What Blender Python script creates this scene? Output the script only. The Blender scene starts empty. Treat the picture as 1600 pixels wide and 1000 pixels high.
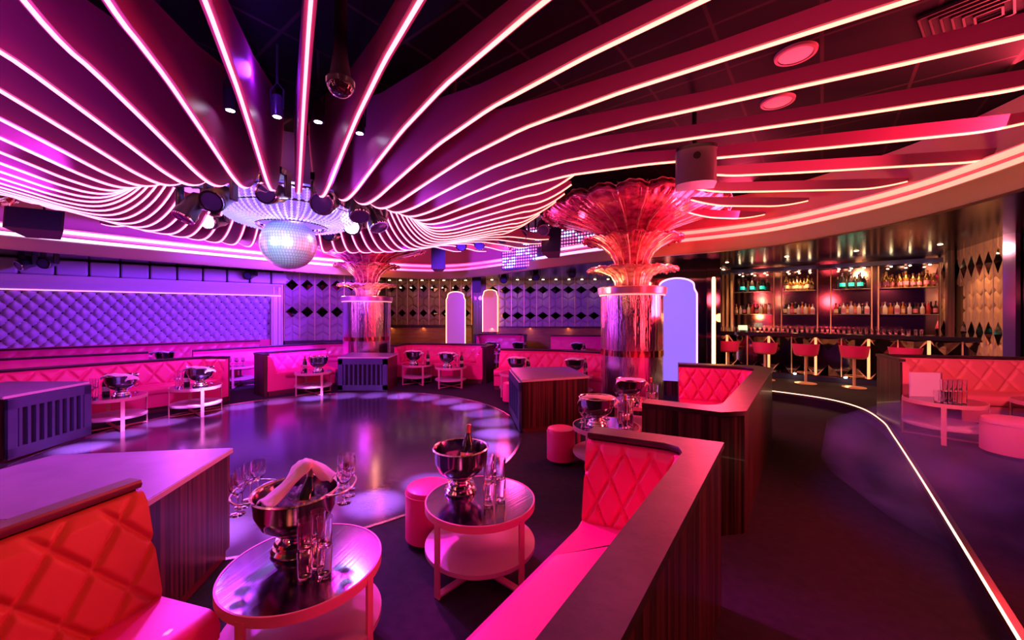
import bpy, math, random
from math import sin, cos, pi, radians, sqrt, atan2, hypot
from mathutils import Vector, Matrix
S = bpy.context.scene
COL = S.collection
random.seed(7)
# ------------------------------------------------------------------ camera
F, HY, HC = 620.0, 490.0, 1.7
cd = bpy.data.cameras.new('camera'); cam = bpy.data.objects.new('camera', cd); COL.objects.link(cam)
cam.location = (0, 0, HC); cam.rotation_euler = (pi/2, 0, 0)
cd.sensor_width = 36; cd.lens = 36*F/1600; cd.shift_y = -10/1600; cd.clip_start = .02; cd.clip_end = 100
S.camera = cam
# ------------------------------------------------------------------ world, exposure, lights
w = bpy.data.worlds.new('world'); S.world = w; w.use_nodes = True
w.node_tree.nodes['Background'].inputs[0].default_value = (.4, .04, .6, 1)
w.node_tree.nodes['Background'].inputs[1].default_value = .03
S.view_settings.view_transform = 'Standard'; S.view_settings.look = 'None'
S.view_settings.exposure = 0.0; S.view_settings.gamma = 1.0; S.view_settings.use_curve_mapping = False
CX0, CY0, DX0, DY0 = -2.92, 5.33, -2.87, 5.6
def lamp(kind, loc, energy, color, target=None, size=.2, angle=60, blend=.5, size_y=None):
    d = bpy.data.lights.new('fixture_and_fill_light', kind); d.energy = energy; d.color = color
    if kind == 'AREA':
        d.size = size
        if size_y: d.shape = 'RECTANGLE'; d.size_y = size_y
    else: d.shadow_soft_size = size
    if kind == 'SPOT': d.spot_size = radians(angle); d.spot_blend = blend
    o = bpy.data.objects.new('fixture_and_fill_light', d); COL.objects.link(o); o.location = loc  # serves fixture lamps and added fill lamps alike
    if target is not None:
        v = Vector(target) - Vector(loc); o.rotation_euler = v.to_track_quat('-Z', 'Y').to_euler()
    return o
VIO = (.24, .035, 1.0); MAG = (1.0, .02, .62); RED = (1.0, .05, .09); ORG = (1.0, .32, .08); PNK = (1.0, .2, .45); WRM = (1, .6, .3)
# bare lamps added for the chandelier's moving heads, washing dance floor, sofas and left wall
lamp('SPOT', (-3.2, 9.0, 2.7), 2200, VIO, (-10.0, 9.9, 1.5), .15, 95)
lamp('SPOT', (-3.4, 6.8, 2.68), 900, VIO, (-7.2, 12.0, 2.0), .15, 80)
lamp('SPOT', (-3.9, 4.6, 2.68), 240, (.75, .03, 1), (-6.6, 6.2, .3), .1, 75)
lamp('SPOT', (-2.9, 4.2, 2.68), 520, (.6, .04, 1), (-2.6, 2.6, 0), .1, 70)
lamp('SPOT', (-2.2, 4.2, 2.68), 300, (.75, .03, 1), (-.6, 2.2, .4), .1, 45)
lamp('SPOT', (-1.9, 4.9, 2.68), 900, MAG, (.4, 1.9, .5), .1, 36)
lamp('SPOT', (-2.4, 6.3, 2.68), 260, (1, .03, .85), (-2.2, 10.2, .6), .12, 75)
lamp('SPOT', (-3.6, 6.3, 2.68), 260, (.8, .04, 1), (-5.6, 10.2, .8), .12, 70)
lamp('SPOT', (-2.0, 5.8, 2.68), 260, MAG, (.8, 8.6, .6), .12, 60)
lamp('SPOT', (-2.0, 6.6, 2.68), 1600, VIO, (1.5, 15.0, 2.0), .12, 50)
lamp('SPOT', (-1.6, 5.3, 2.68), 420, VIO, (1.6, 6.7, 1.0), .1, 24)
lamp('SPOT', (-1.6, 5.0, 2.68), 450, MAG, (3.2, 5.6, .8), .1, 30)
lamp('SPOT', (CX0, CY0, 2.3), 220, (.5, .08, 1), (CX0, CY0, 0), .1, 125)
for k in range(28):
    ang = 2*pi*k/28; lamp('SPOT', (CX0+1.2*cos(ang), CY0+1.2*sin(ang), 2.75), 3600+2600*(k%3==0), (.55, .25, 1), (DX0+2.62*cos(ang), DY0+2.62*sin(ang), 0), .03, 12, 1.0)
lamp('SPOT', (1.2, 4.2, 2.3), 110, (1, .5, .2), (4.4, 4.6, 2.85), .1, 85)  # this and the next: warm fill added for the bronze band
lamp('SPOT', (1.0, 6.6, 2.0), 50, (1, .5, .2), (3.0, 7.2, 2.85), .1, 60)
# up-lit pools on the fins, violet to the sides, orange in front
lamp('SPOT', (-4.0, 3.3, 2.3), 330, (.55, .1, 1), (-5.2, 3.0, 3.5), .08, 100)
lamp('SPOT', (-3.4, 3.2, 2.55), 130, (.6, .12, 1), (-3.9, 2.4, 3.5), .06, 70)
lamp('SPOT', (-1.7, 3.6, 2.55), 32, (.4, .16, 1), (-.9, 3.4, 3.45), .05, 60)
lamp('SPOT', (-1.2, 4.1, 2.55), 45, (.4, .16, 1), (.1, 4.2, 3.4), .05, 70)
lamp('SPOT', (-1.2, 5.0, 2.55), 40, (.45, .16, 1), (.3, 5.6, 3.4), .05, 70)
lamp('POINT', (-1.75, 2.7, 3.35), 7, VIO, size=.05)  # unheld point added to tint the ceiling between the fins
lamp('POINT', (CX0-.1, CY0-1.25, 3.35), 18, (1, .25, .05), size=.05)
lamp('SPOT', (1.1, .9, 2.3), 55, (1, .09, .12), (2.3, 3.2, 3.3), .25, 125)  # soft red fill added for the right fin faces, no fixture
lamp('SPOT', (-1.9, 1.0, 2.3), 75, (.4, .08, 1), (-3.4, 3.0, 3.3), .25, 125)  # soft violet fill added for the left fins, no fixture
# red and magenta cove washes on the ceiling fins
lamp('AREA', (3.9, 3.0, 2.85), 230, RED, (0, 2.8, 3.9), .5, size_y=4)
lamp('AREA', (3.4, 6.3, 2.85), 190, (1, .04, .12), (0, 5, 3.9), .5, size_y=2.5)
lamp('AREA', (0, 9.6, 2.9), 90, (1, .05, .3), (-1.5, 6, 3.9), .4, size_y=3)
lamp('AREA', (-6.6, 8.0, 2.9), 110, (.7, .08, 1), (-4, 6, 3.9), .4, size_y=4)
lamp('AREA', (-8.0, 4.0, 2.9), 80, (.5, .07, 1), (-4, 4, 3.9), .4, size_y=4)
# ------------------------------------------------------------------ helpers
def G(px, py, z=0.0):
    Y = (HC-z)*F/(py-HY); return ((px-800)/F*Y, Y, z)
def D(px, py, Y): return ((px-800)/F*Y, Y, HC-(py-HY)/F*Y)
def PX(px, Y): return (px-800)/F*Y
def nn(m, t, **k):
    n = m.node_tree.nodes.new(t)
    for a, b in k.items(): setattr(n, a, b)
    return n
MATS = {}
def mat(name, col=(.5, .5, .5), rough=.5, metal=0, emit=None, es=0, trans=0, ior=1.45, coat=0, alpha=1,
        noise=None, bump=None, aniso=0, spec=None, sheen=0, dist=.01):
    if name in MATS: return MATS[name]
    m = bpy.data.materials.new(name); m.use_nodes = True; MATS[name] = m
    nt = m.node_tree; p = nt.nodes['Principled BSDF']; L = nt.links.new
    p.inputs['Base Color'].default_value = (*col, 1); p.inputs['Roughness'].default_value = rough
    p.inputs['Metallic'].default_value = metal; p.inputs['Transmission Weight'].default_value = trans
    p.inputs['IOR'].default_value = ior; p.inputs['Coat Weight'].default_value = coat; p.inputs['Alpha'].default_value = alpha
    p.inputs['Sheen Weight'].default_value = sheen
    if spec is not None: p.inputs['Specular IOR Level'].default_value = spec
    if emit: p.inputs['Emission Color'].default_value = (*emit, 1); p.inputs['Emission Strength'].default_value = es
    tc = None
    if noise or bump: tc = nn(m, 'ShaderNodeTexCoord')
    if noise:   # (scale vec, col2, lo, hi)
        sc, c2, lo, hi = noise
        mp = nn(m, 'ShaderNodeMapping'); mp.inputs['Scale'].default_value = sc; L(tc.outputs['Object'], mp.inputs[0])
        nz = nn(m, 'ShaderNodeTexNoise'); nz.inputs['Scale'].default_value = 1; nz.inputs['Detail'].default_value = 5; L(mp.outputs[0], nz.inputs[0])
        cr = nn(m, 'ShaderNodeValToRGB'); cr.color_ramp.elements[0].position = lo; cr.color_ramp.elements[1].position = hi
        cr.color_ramp.elements[0].color = (*col, 1); cr.color_ramp.elements[1].color = (*c2, 1)
        L(nz.outputs['Fac'], cr.inputs[0]); L(cr.outputs[0], p.inputs['Base Color'])
    if bump:    # (scale vec, strength)
        mp = nn(m, 'ShaderNodeMapping'); mp.inputs['Scale'].default_value = bump[0]; L(tc.outputs['Object'], mp.inputs[0])
        nz = nn(m, 'ShaderNodeTexNoise'); nz.inputs['Scale'].default_value = 1; nz.inputs['Detail'].default_value = 4; L(mp.outputs[0], nz.inputs[0])
        b = nn(m, 'ShaderNodeBump'); b.inputs['Strength'].default_value = bump[1]; b.inputs['Distance'].default_value = dist
        L(nz.outputs['Fac'], b.inputs['Height']); L(b.outputs[0], p.inputs['Normal'])
    return m
def grad_emit(name, stops, axis, lo, hi, strength, base=(.5, .5, .5)):
    """light strip made of coloured segments: hue runs along one world axis"""
    m = mat(name, base, .5); p = m.node_tree.nodes['Principled BSDF']; L = m.node_tree.links.new
    g = nn(m, 'ShaderNodeNewGeometry'); s = nn(m, 'ShaderNodeSeparateXYZ'); L(g.outputs['Position'], s.inputs[0])
    r = nn(m, 'ShaderNodeMapRange'); r.inputs[1].default_value = lo; r.inputs[2].default_value = hi; L(s.outputs[axis], r.inputs[0])
    c = nn(m, 'ShaderNodeValToRGB'); e = c.color_ramp.elements
    e[0].position = stops[0][0]; e[0].color = (*stops[0][1], 1); e[1].position = stops[-1][0]; e[1].color = (*stops[-1][1], 1)
    for q, cc in stops[1:-1]: x = e.new(q); x.color = (*cc, 1)
    L(r.outputs[0], c.inputs[0]); L(c.outputs[0], p.inputs['Emission Color']); p.inputs['Emission Strength'].default_value = strength
    return m
class MB:
    def __init__(s): s.v = []; s.f = []
    def add(s, vs, fs):
        k = len(s.v); s.v += [tuple(x) for x in vs]; s.f += [[i+k for i in f] for f in fs]; return s
    def box(s, c, sz, rz=0, rot=None):
        hx, hy, hz = sz[0]/2, sz[1]/2, sz[2]/2
        R = rot if rot is not None else Matrix.Rotation(rz, 3, 'Z')
        vs = [Vector(c)+R @ Vector((x, y, z)) for x in (-hx, hx) for y in (-hy, hy) for z in (-hz, hz)]
        return s.add(vs, [[0, 1, 3, 2], [4, 6, 7, 5], [0, 4, 5, 1], [2, 3, 7, 6], [0, 2, 6, 4], [1, 5, 7, 3]])
    def prism(s, poly, z0, z1):
        n = len(poly); vs = [(x, y, z0) for x, y in poly]+[(x, y, z1) for x, y in poly]
        return s.add(vs, [list(range(n))[::-1], list(range(n, 2*n))]+[[i, (i+1) % n, n+(i+1) % n, n+i] for i in range(n)])
    def lathe(s, prof, n=24, c=(0, 0, 0), fn=None, rot=None, caps=True):
        m = len(prof); vs = []
        for r, z in prof:
            for i in range(n):
                a = 2*pi*i/n; rr, zz = (r, z) if fn is None else fn(r, z, a)
                v = Vector((rr*cos(a), rr*sin(a), zz))
                if rot is not None: v = rot @ v
                vs.append(v+Vector(c))
        fs = [[j*n+i, j*n+(i+1) % n, (j+1)*n+(i+1) % n, (j+1)*n+i] for j in range(m-1) for i in range(n)]
        if caps: fs += [list(range(n))[::-1], list(range((m-1)*n, m*n))]
        return s.add(vs, fs)
    def tube(s, path, r, n=8, closed=False):
        P = [Vector(p) for p in path]; m = len(P); vs = []; pn = None
        for i in range(m):
            a = P[(i-1) % m] if (closed or i) else P[0]; b = P[(i+1) % m] if (closed or i < m-1) else P[-1]
            t = (b-a).normalized()
            if pn is None: pn = t.orthogonal().normalized()
            u = (pn-t*pn.dot(t)); u = u.normalized() if u.length > 1e-6 else t.orthogonal().normalized(); pn = u; w2 = t.cross(u)
            rr = r[i] if isinstance(r, (list, tuple)) else r
            vs += [P[i]+(u*cos(2*pi*k/n)+w2*sin(2*pi*k/n))*rr for k in range(n)]
        q = m if closed else m-1
        fs = [[j*n+k, j*n+(k+1) % n, ((j+1) % m)*n+(k+1) % n, ((j+1) % m)*n+k] for j in range(q) for k in range(n)]
        if not closed: fs += [list(range(n))[::-1], list(range((m-1)*n, m*n))]
        return s.add(vs, fs)
    def build(s, name, m, parent=None, smooth=True, bevel=0, label=None, ang=35):
        me = bpy.data.meshes.new(name); me.from_pydata(s.v, [], s.f); me.materials.append(m)
        me.validate(); me.update()
        if smooth:
            me.polygons.foreach_set('use_smooth', [True]*len(me.polygons)); me.set_sharp_from_angle(angle=radians(ang))
        o = bpy.data.objects.new(name, me); COL.objects.link(o)
        if parent is not None: o.parent = parent
        if bevel:
            b = o.modifiers.new('bevel', 'BEVEL'); b.width = bevel; b.segments = 2; b.limit_method = 'ANGLE'; b.angle_limit = radians(40)
        if label: o['label'] = label
        return o
def thing(name, label, cat, loc=(0, 0, 0), rz=0, group=None):
    o = bpy.data.objects.new(name, None); COL.objects.link(o); o.location = loc; o.rotation_euler = (0, 0, rz)
    o.empty_display_size = .1
    return tag(o, label, cat, group)
def tag(o, label, cat, group=None):
    o['label'] = label; o['category'] = cat
    if group: o['group'] = group
    return o
def struct(o): o['kind'] = 'structure'; return o
def kids(o): return [c for c in ALLK.get(o, [])]
def dup(root, loc, rz=0, label=None, group=None, sc=None):
    r = root.copy(); COL.objects.link(r); r.location = loc; r.rotation_euler = (0, 0, rz)
    if sc: r.scale = (sc, sc, sc)
    if label: r['label'] = label
    if group: r['group'] = group
    for ch in [x for x in COL.objects if x.parent == root]:
        c = ch.copy(); COL.objects.link(c); c.parent = r
        for g in [x for x in COL.objects if x.parent == ch]:
            d = g.copy(); COL.objects.link(d); d.parent = c
    return r
# paths -------------------------------------------------------------
def perp(t, side): return Vector((-t.y, t.x))*side
def inset(pts, side, w):
    P = [Vector(p) for p in pts]; out = []
    for i, p in enumerate(P):
        ns = []
        if i: ns.append(perp((p-P[i-1]).normalized(), side))
        if i < len(P)-1: ns.append(perp((P[i+1]-p).normalized(), side))
        m = ns[0] if len(ns) == 1 else (ns[0]+ns[1])/(1+ns[0].dot(ns[1]))
        out.append(p+m*w)
    return out
def make_path(pts, side, r=0, ds=.05):
    """frames along a line: each is (offset function, distance along)"""
    P = [Vector(p) for p in pts]; fr = []; s = 0; n = len(P)
    T = [(P[i+1]-P[i]).normalized() for i in range(n-1)]; N = [perp(t, side) for t in T]
    tr = [0]*n; M = [None]*n
    for i in range(1, n-1):
        M[i] = (N[i-1]+N[i])/(1+N[i-1].dot(N[i]))
        turn = T[i-1].x*T[i].y-T[i-1].y*T[i].x
        if r > 0 and turn*side > 1e-3: tr[i] = r*abs((M[i]-N[i]).length)
    def lin(p, m): return lambda d: p+m*d
    for i in range(n-1):
        a = P[i]+T[i]*tr[i]; b = P[i+1]-T[i]*tr[i+1]; L = (b-a).length; k = max(1, int(round(L/ds)))
        for j in range(k+1):
            q = a+(b-a)*j/k
            if j == 0 and i > 0: 
                if tr[i] == 0: continue
            m = N[i]
            if j == k and i+1 < n-1 and tr[i+1] == 0: m = M[i+1]
            fr.append((lin(q, m), s+L*j/k))
        s += L
        if i+1 < n-1 and tr[i+1] > 0:
            c = P[i+1]+M[i+1]*r; n1, n2, mm = N[i], N[i+1], M[i+1]; th = math.acos(max(-1, min(1, n1.dot(n2)))); kk = max(2, int(r*th/ds)+2)
            def arc(nv, c, n1, n2, mm):
                def f(d):
                    if d > r: return c+mm*(d-r)
                    if d < 0: return c-nv*(r-d)/max(nv.dot(n1), nv.dot(n2))
                    return c-nv*(r-d)
                return f
            for j in range(1, kk):
                u = j/kk; nv = (n1*sin((1-u)*th)+n2*sin(u*th))/sin(th)
                fr.append((arc(nv, c, n1, n2, mm), s+r*th*u))
            s += r*th
    return fr
def sweep(fr, prof, closed=True, caps=True, dz=0):
    mb = MB(); m = len(prof); vs = []
    for f, s in fr:
        for d, z in prof: p = f(d); vs.append((p.x, p.y, z+dz))
    q = m if closed else m-1
    fs = [[i*m+j, i*m+(j+1) % m, (i+1)*m+(j+1) % m, (i+1)*m+j] for i in range(len(fr)-1) for j in range(q)]
    if caps and closed: fs += [list(range(m))[::-1], [(len(fr)-1)*m+j for j in range(m)]]
    return mb.add(vs, fs)
def catmull(pts, k=8, closed=False):
    P = [Vector(p) for p in pts]; n = len(P); out = []
    for i in range(n if closed else n-1):
        a, b, c, d = [P[(i+q) % n] if closed else P[max(0, min(n-1, i+q))] for q in (-1, 0, 1, 2)]
        for j in range(k):
            t = j/k; out.append(.5*((2*b)+(c-a)*t+(2*a-5*b+4*c-d)*t*t+(3*b-a-3*c+d)*t**3))
    if not closed: out.append(P[-1])
    return out
# ------------------------------------------------------------------ materials
M_leather = mat('red_leather', (.82, .03, .20), .4, bump=((90, 90, 90), .03), coat=.12)
M_orange = mat('orange_red_leather', (.62, .11, .06), .42, bump=((90, 90, 90), .03))
M_wood = mat('striped_dark_wood', (.018, .006, .006), .32, noise=((34, 34, .6), (.13, .035, .03), .42, .62), coat=.1)
M_ledge = mat('dark_ledge', (.028, .012, .016), .4, noise=((9, 9, 9), (.055, .025, .028), .4, .7), bump=((40, 40, 40), .08))
M_carpet = mat('carpet', (.012, .008, .014), .95, noise=((14, 14, 14), (.022, .014, .024), .35, .7), bump=((220, 220, 220), .4))
M_dance = mat('polished_floor', (.05, .03, .07), .15, noise=((2, 2, 2), (.08, .05, .1), .3, .7), bump=((5, 30, 5), .03), spec=.9)
M_black = mat('black_ceiling', (.008, .006, .01), .6)
M_blackm = mat('black_metal', (.02, .02, .025), .35, metal=.6)
M_fin = mat('fin_lacquer', (.42, .075, .24), .42)
M_table = mat('rose_metal', (.7, .25, .3), .42)
M_shelf = mat('shelf_lacquer', (.55, .3, .38), .35)
M_mirror = mat('smoked_mirror', (.55, .5, .52), .09, metal=1)
M_chrome = mat('silver', (.85, .82, .85), .12, metal=1)
M_gold = mat('gold', (.95, .68, .4), .38, metal=.55)
M_glass = mat('clear_glass', (.95, .93, .97), .03, trans=1, ior=1.4)
M_linen = mat('white_linen', (.82, .72, .74), .8)
M_champ = mat('green_bottle_glass', (.015, .03, .012), .12, coat=.6)
M_foil = mat('gold_foil', (.75, .48, .2), .3, metal=1)
M_ice = mat('ice', (.8, .75, .85), .15, trans=.8, ior=1.3)
M_led = mat('warm_light_strip', (.8, .5, .4), emit=(1, .42, .22), es=4)
M_white = mat('white_lens', (.9, .9, 1), emit=(.75, .7, 1), es=30)
M_dblue = mat('louvre_paint', (.06, .06, .16), .45)
M_void = mat('dark_inside', (.006, .005, .012), .8)
M_slab = mat('counter_slab', (.17, .08, .19), .36, noise=((5, 5, 5), (.23, .12, .25), .3, .7), bump=((80, 80, 80), .05))
M_violet = mat('padded_satin', (.5, .42, .62), .32, bump=((25, 25, 25), .15))
M_panel = mat('padded_panel', (.42, .3, .3), .42)
M_trim = mat('pale_trim', (.65, .55, .62), .35)
M_cove = mat('cove_plaster_led_tint', (.8, .26, .36), .45)  # red of the cove LEDs is put into the plaster colour
M_band = mat('bronze_band', (.27, .21, .09), .4, metal=0)
# ------------------------------------------------------------------ room shell
CX, CY = -2.92, 5.33
DX, DY, DR = -2.87, 5.6, 3.0
plat_edge = catmull([(1.5, .73), (2.4, 1.88), (3.66, 3.5), (4.75, 4.93), (5.25, 5.62), (5.62, 6.4), (5.6, 7.1), (5.1, 7.8), (4.4, 8.5), (4.1, 9.2)], 8)
f = MB().box((-1, 8, -.05), (32, 26, .1)).build('floor', M_carpet, smooth=False); struct(f)
dn = thing('dance_floor', 'round glossy dark dance floor in the middle of the room with a thin metal rim', 'dance floor', (DX, DY, 0))
MB().lathe([(0.001, .004), (DR-.02, .004), (DR-.02, .001)], 96, caps=False).build('polished_disc', M_dance, dn)
MB().lathe([(DR-.02, 0), (DR-.02, .007), (DR+.012, .007), (DR+.012, 0)], 96, caps=False).build('metal_rim', mat('rim_metal', (.9, .75, .85), .25, metal=1), dn)
pl = [(p.x, p.y) for p in plat_edge]+[(4.2, 12.6), (12, 12.6), (12, .73)]
o = MB().prism(pl, 0, .18).build('floor', M_carpet, smooth=False); struct(o)
pf = make_path(plat_edge, -1, 0, .5)
o = sweep(pf, [(-.012, .135), (.03, .135), (.03, .186), (-.012, .186)]).build('trim_1', mat('step_edge_metal', (.3, .2, .15), .3, metal=1)); struct(o)
tag(sweep(pf, [(-.016, .178), (-.006, .178), (-.006, .189), (-.016, .189)]).build('step_light_strip', mat('step_light', (.8, .7, .6), emit=(1, .55, .32), es=4)),
    'thin warm white light line along the edge of the raised carpet platform', 'light strip')
# ceiling: dark tiles in a metal grid
mc = mat('ceiling_tiles', (.008, .006, .012), .7, spec=.15)
p = mc.node_tree.nodes['Principled BSDF']; g = nn(mc, 'ShaderNodeTexCoord'); br = nn(mc, 'ShaderNodeTexBrick')
mp = nn(mc, 'ShaderNodeMapping'); mp.inputs['Rotation'].default_value = (0, 0, radians(38)); mc.node_tree.links.new(g.outputs['Object'], mp.inputs[0])
br.offset = 0; br.inputs['Color1'].default_value = (.004, .003, .007, 1); br.inputs['Color2'].default_value = (.005, .004, .008, 1); br.inputs['Mortar'].default_value = (.035, .02, .025, 1)
br.inputs['Scale'].default_value = 1; br.inputs['Mortar Size'].default_value = .013; br.inputs['Brick Width'].default_value = .62; br.inputs['Row Height'].default_value = .62
mc.node_tree.links.new(mp.outputs[0], br.inputs[0]); mc.node_tree.links.new(br.outputs[0], p.inputs['Base Color'])
o = MB().box((-2.5, 5.5, 3.80), (19, 19, .1)).build('ceiling', mc, smooth=False); struct(o)
cove = catmull([(-9.4, -1.5), (-9.2, 2.2), (-8.9, 4.6), (-8.2, 6.4), (-6.0, 9.3), (-4.3, 11.0), (-2.7, 11.9), (-1.6, 11.7), (-.5, 10.7), (.5, 9.4), (1.5, 8.2), (2.5, 7.35), (3.3, 6.8), (3.96, 6.14), (4.28, 5.25), (4.4, 4.5), (4.32, 3.7), (4.15, 3.0), (3.8, 2.1), (3.2, 1.0), (2.4, -.4)], 6)
cf = make_path(cove, 1, 0, 1)      # positive offset = away from the room
o = sweep(cf, [(.02, 2.75), (0, 2.80), (0, 2.95), (.03, 2.97), (.12, 2.97), (.12, 2.75)]).build('trim_2', M_band); struct(o)
o = sweep(cf, [(.12, 2.97), (.14, 3.02), (.13, 3.09), (.17, 3.10), (.24, 3.10), (.26, 3.15), (.25, 3.22), (.28, 3.23), (.34, 3.24), (.4, 3.4), (.44, 3.74)], closed=False).build('trim_3', M_cove); struct(o)
cs = [(0, (.8, .55, 1)), (.38, (.95, .5, 1)), (.46, (1, .12, .7)), (.62, (.8, .08, .3)), (.70, (.8, .3, 1)), (.84, (.85, .25, .6)), (.9, (.9, .13, .1)), (1, (.95, .16, .1))]
M_c1 = grad_emit('cove_light_a', cs, 0, -9.5, 4.5, 3.0)
for zz, dd in ((2.985, .085), (3.13, .2)):
    tag(sweep(cf, [(dd-.02, zz), (dd+.03, zz), (dd+.03, zz+.055), (dd-.02, zz+.05)]).build('cove_light_strip', M_c1),
        {2.985: 'lower glowing cove strip running round the ceiling opening above the bronze band', 3.13: 'upper glowing cove strip running round the ceiling opening', 3.245: 'topmost glowing cove strip running round the ceiling opening'}[zz], 'light strip', 'cove light strips')
mo = mat('side_ceiling', (.03, .02, .03), .18, spec=.6)
o = sweep(cf, [(.12, 3.0), (6.5, 3.0), (6.5, 3.05), (.12, 3.05)]).build('ceiling', mo, smooth=False); struct(o)
# ------------------------------------------------------------------ walls
def frame2(a, b):
    a = Vector(a); b = Vector(b); t = (b-a).normalized(); return a, t, (b-a).length
def grid_wall(a, b, z0, z1, du, dv, fn, front=-1):
    """relief surface; front=-1 means the room lies to the right of a->b"""
    a, t, L = frame2(a, b); n = perp(t, front); nu = int(L/du)+1; nv = int((z1-z0)/dv)+1; vs = []; mb = MB()
    for i in range(nu+1):
        for j in range(nv+1):
            u = L*i/nu; v = (z1-z0)*j/nv; h = fn(u, v); p = a+t*u+n*h; vs.append((p.x, p.y, z0+v))
    return mb.add(vs, [[i*(nv+1)+j, (i+1)*(nv+1)+j, (i+1)*(nv+1)+j+1, i*(nv+1)+j+1] for i in range(nu) for j in range(nv)])
def slab(a, b, z0, z1, d0, d1, front=-1):
    a, t, L = frame2(a, b); n = perp(t, front); e = a+t*L
    return MB().prism([tuple(a+n*d0), tuple(e+n*d0), tuple(e+n*d1), tuple(a+n*d1)], z0, z1)
def diamond(mb, c, t, n, w, h, dep):
    c = Vector(c); T = Vector((t.x, t.y, 0)); N = Vector((n.x, n.y, 0)); Z = Vector((0, 0, 1))
    return mb.add([c-T*w/2, c-Z*h/2, c+T*w/2, c+Z*h/2, c+N*dep], [[0, 1, 4], [1, 2, 4], [2, 3, 4], [3, 0, 4], [0, 3, 2, 1]])
def tri(x): x = x % 1.0; return abs(2*x-1)
def chevron_wall(name, a, b, z0, z1, cw, rows, m, strip_m, dw, dh, glow=None, seed=0):
    w = slab(a, b, 0, 3.3, -.12, 0).build(name, mat('wall_paint', (.08, .04, .06), .6), smooth=False); struct(w)
    _, t, L = frame2(a, b); A = Vector(a); n = perp(t, -1); k = max(1, round(L/cw)); cw = L/k; p = .26
    def fn(u, v):
        uu = u/cw; s = tri(uu); q = (v-s*.13)/p if v > (z1-z0)/2 else (v+s*.13)/p
        return .004+.05*min(1, abs(sin(pi*q))*2.2)**.8*min(1, abs(sin(2*pi*uu))*3+.2)
    grid_wall(a, b, z0, z1, .024, .022, fn).build('padded_panel', m, w)
    for i in range(k+1):
        c = A+t*(cw*i)+n*.045; MB().box((c.x, c.y, (z0+z1)/2), (.022, .03, z1-z0), atan2(t.y, t.x)).build('gold_strip', strip_m, w)
    for i in range(k):
        for r in rows:
            c = A+t*(cw*(i+.5))+n*.055
            diamond(MB(), (c.x, c.y, r), t, n, dw, dh, .05).build('mirror_diamond', M_smoke, w, smooth=False)
    return w, A, t, n, cw, k
M_smoke = mat('smoked_glass_mirror', (.25, .18, .22), .06, metal=1)
# tufted left wall with its profiled frame
WA, WB = (-14.2, 6.63), (-7.15, 12.36)
w = slab(WA, WB, 0, 3.3, -.5, -.36).build('wall_left', mat('wall_paint', (.08, .04, .06), .6), smooth=False); struct(w)
def tuft(u, v):
    a_ = u/.24+v/.32; b_ = u/.24-v/.32; return -.36+.12*sqrt(abs(sin(pi*a_)*sin(pi*b_)))+.26*max(0, (v-.45)/.9)**2
grid_wall(WA, WB, .91, 2.26, .024, .026, tuft).build('tufted_panel', M_violet, w)
bt = MB(); _, t_, L_ = frame2(WA, WB); n_ = perp(t_, -1)
for i in range(int(L_/.12)):
    for j in range(9):
        if (i+j) % 2 == 0: c = Vector(WA)+t_*(i*.12)+n_*(-.335+.26*max(0, (j*.16-.45)/.9)**2); bt.lathe([(.001, .02), (.015, .012), (.02, 0)], 6, (c.x, c.y, .91+j*.16), rot=Matrix.Rotation(pi/2, 3, 'X'))
o = bt.build('tuft_button', M_black, w); o['kind'] = 'stuff'
fw = make_path([WA, WB], -1, 0, 2)
fr = sweep(fw, [(-.36, 2.24), (.02, 2.24), (.06, 2.27), (.05, 2.34), (.0, 2.42), (.05, 2.50), (.09, 2.56), (.09, 2.60), (-.36, 2.60)]).build('panel_frame', M_trim, w)
e = Vector(WB)
pf2 = MB()
for d0, d1, s0, s1 in ((-.36, .02, -.30, -.26), (-.36, .06, -.26, -.22), (-.36, .0, -.22, -.12), (-.36, .06, -.12, -.04), (-.36, .1, -.04, 0)):
    q = [e+t_*s0+n_*d0, e+t_*s1+n_*d0, e+t_*s1+n_*d1, e+t_*s0+n_*d1]; pf2.prism([tuple(x) for x in q], .6, 2.6)
pf2.build('panel_frame', M_trim, w)
sweep(fw, [(.055, 2.235), (.075, 2.235), (.075, 2.255), (.055, 2.255)]).build('frame_light', mat('frame_light', (.8, .4, .7), emit=(1, .3, .6), es=2.2), w)
for i in range(17):
    c = Vector(WA)+t_*(.55*i+.25)+n_*.02; MB().box((c.x, c.y, 2.79), (.52, .10, .36), atan2(t_.y, t_.x)).build('square_cushion', M_violet, w, bevel=.035)
slab(WA, WB, 0, .91, -.36, -.1).build('lower_panel', M_leather, w)
# chevron panels right of the frame, then the far back wall
M_pv = mat('chevron_padding', (.42, .28, .38), .38); M_pb = mat('chevron_padding_brown', (.30, .17, .13), .38)
chevron_wall('wall_left', (-7.1, 12.4), (-5.0, 12.95), .85, 3.0, .43, (2.6, 1.75), M_pv, M_gold, .36, .34)
o = slab((-5.0, 12.95), (-5.0, 15.8), 0, 3.3, -.12, 0).build('wall_left', M_wood, smooth=False); struct(o)
bw1 = chevron_wall('wall_back', (-5.0, 15.8), (-1.6, 15.8), 1.25, 3.05, .43, (2.7, 1.72), M_pb, M_gold, .3, .3)
o = slab((-1.6, 15.9), (-.9, 15.9), 0, 3.3, -.12, 0).build('wall_back', M_wood, smooth=False); struct(o)
bw2 = chevron_wall('wall_back', (-1.0, 15.6), (3.9, 15.3), 1.2, 3.05, .47, (2.62, 1.62), M_pv, M_gold, .42, .29)
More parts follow.
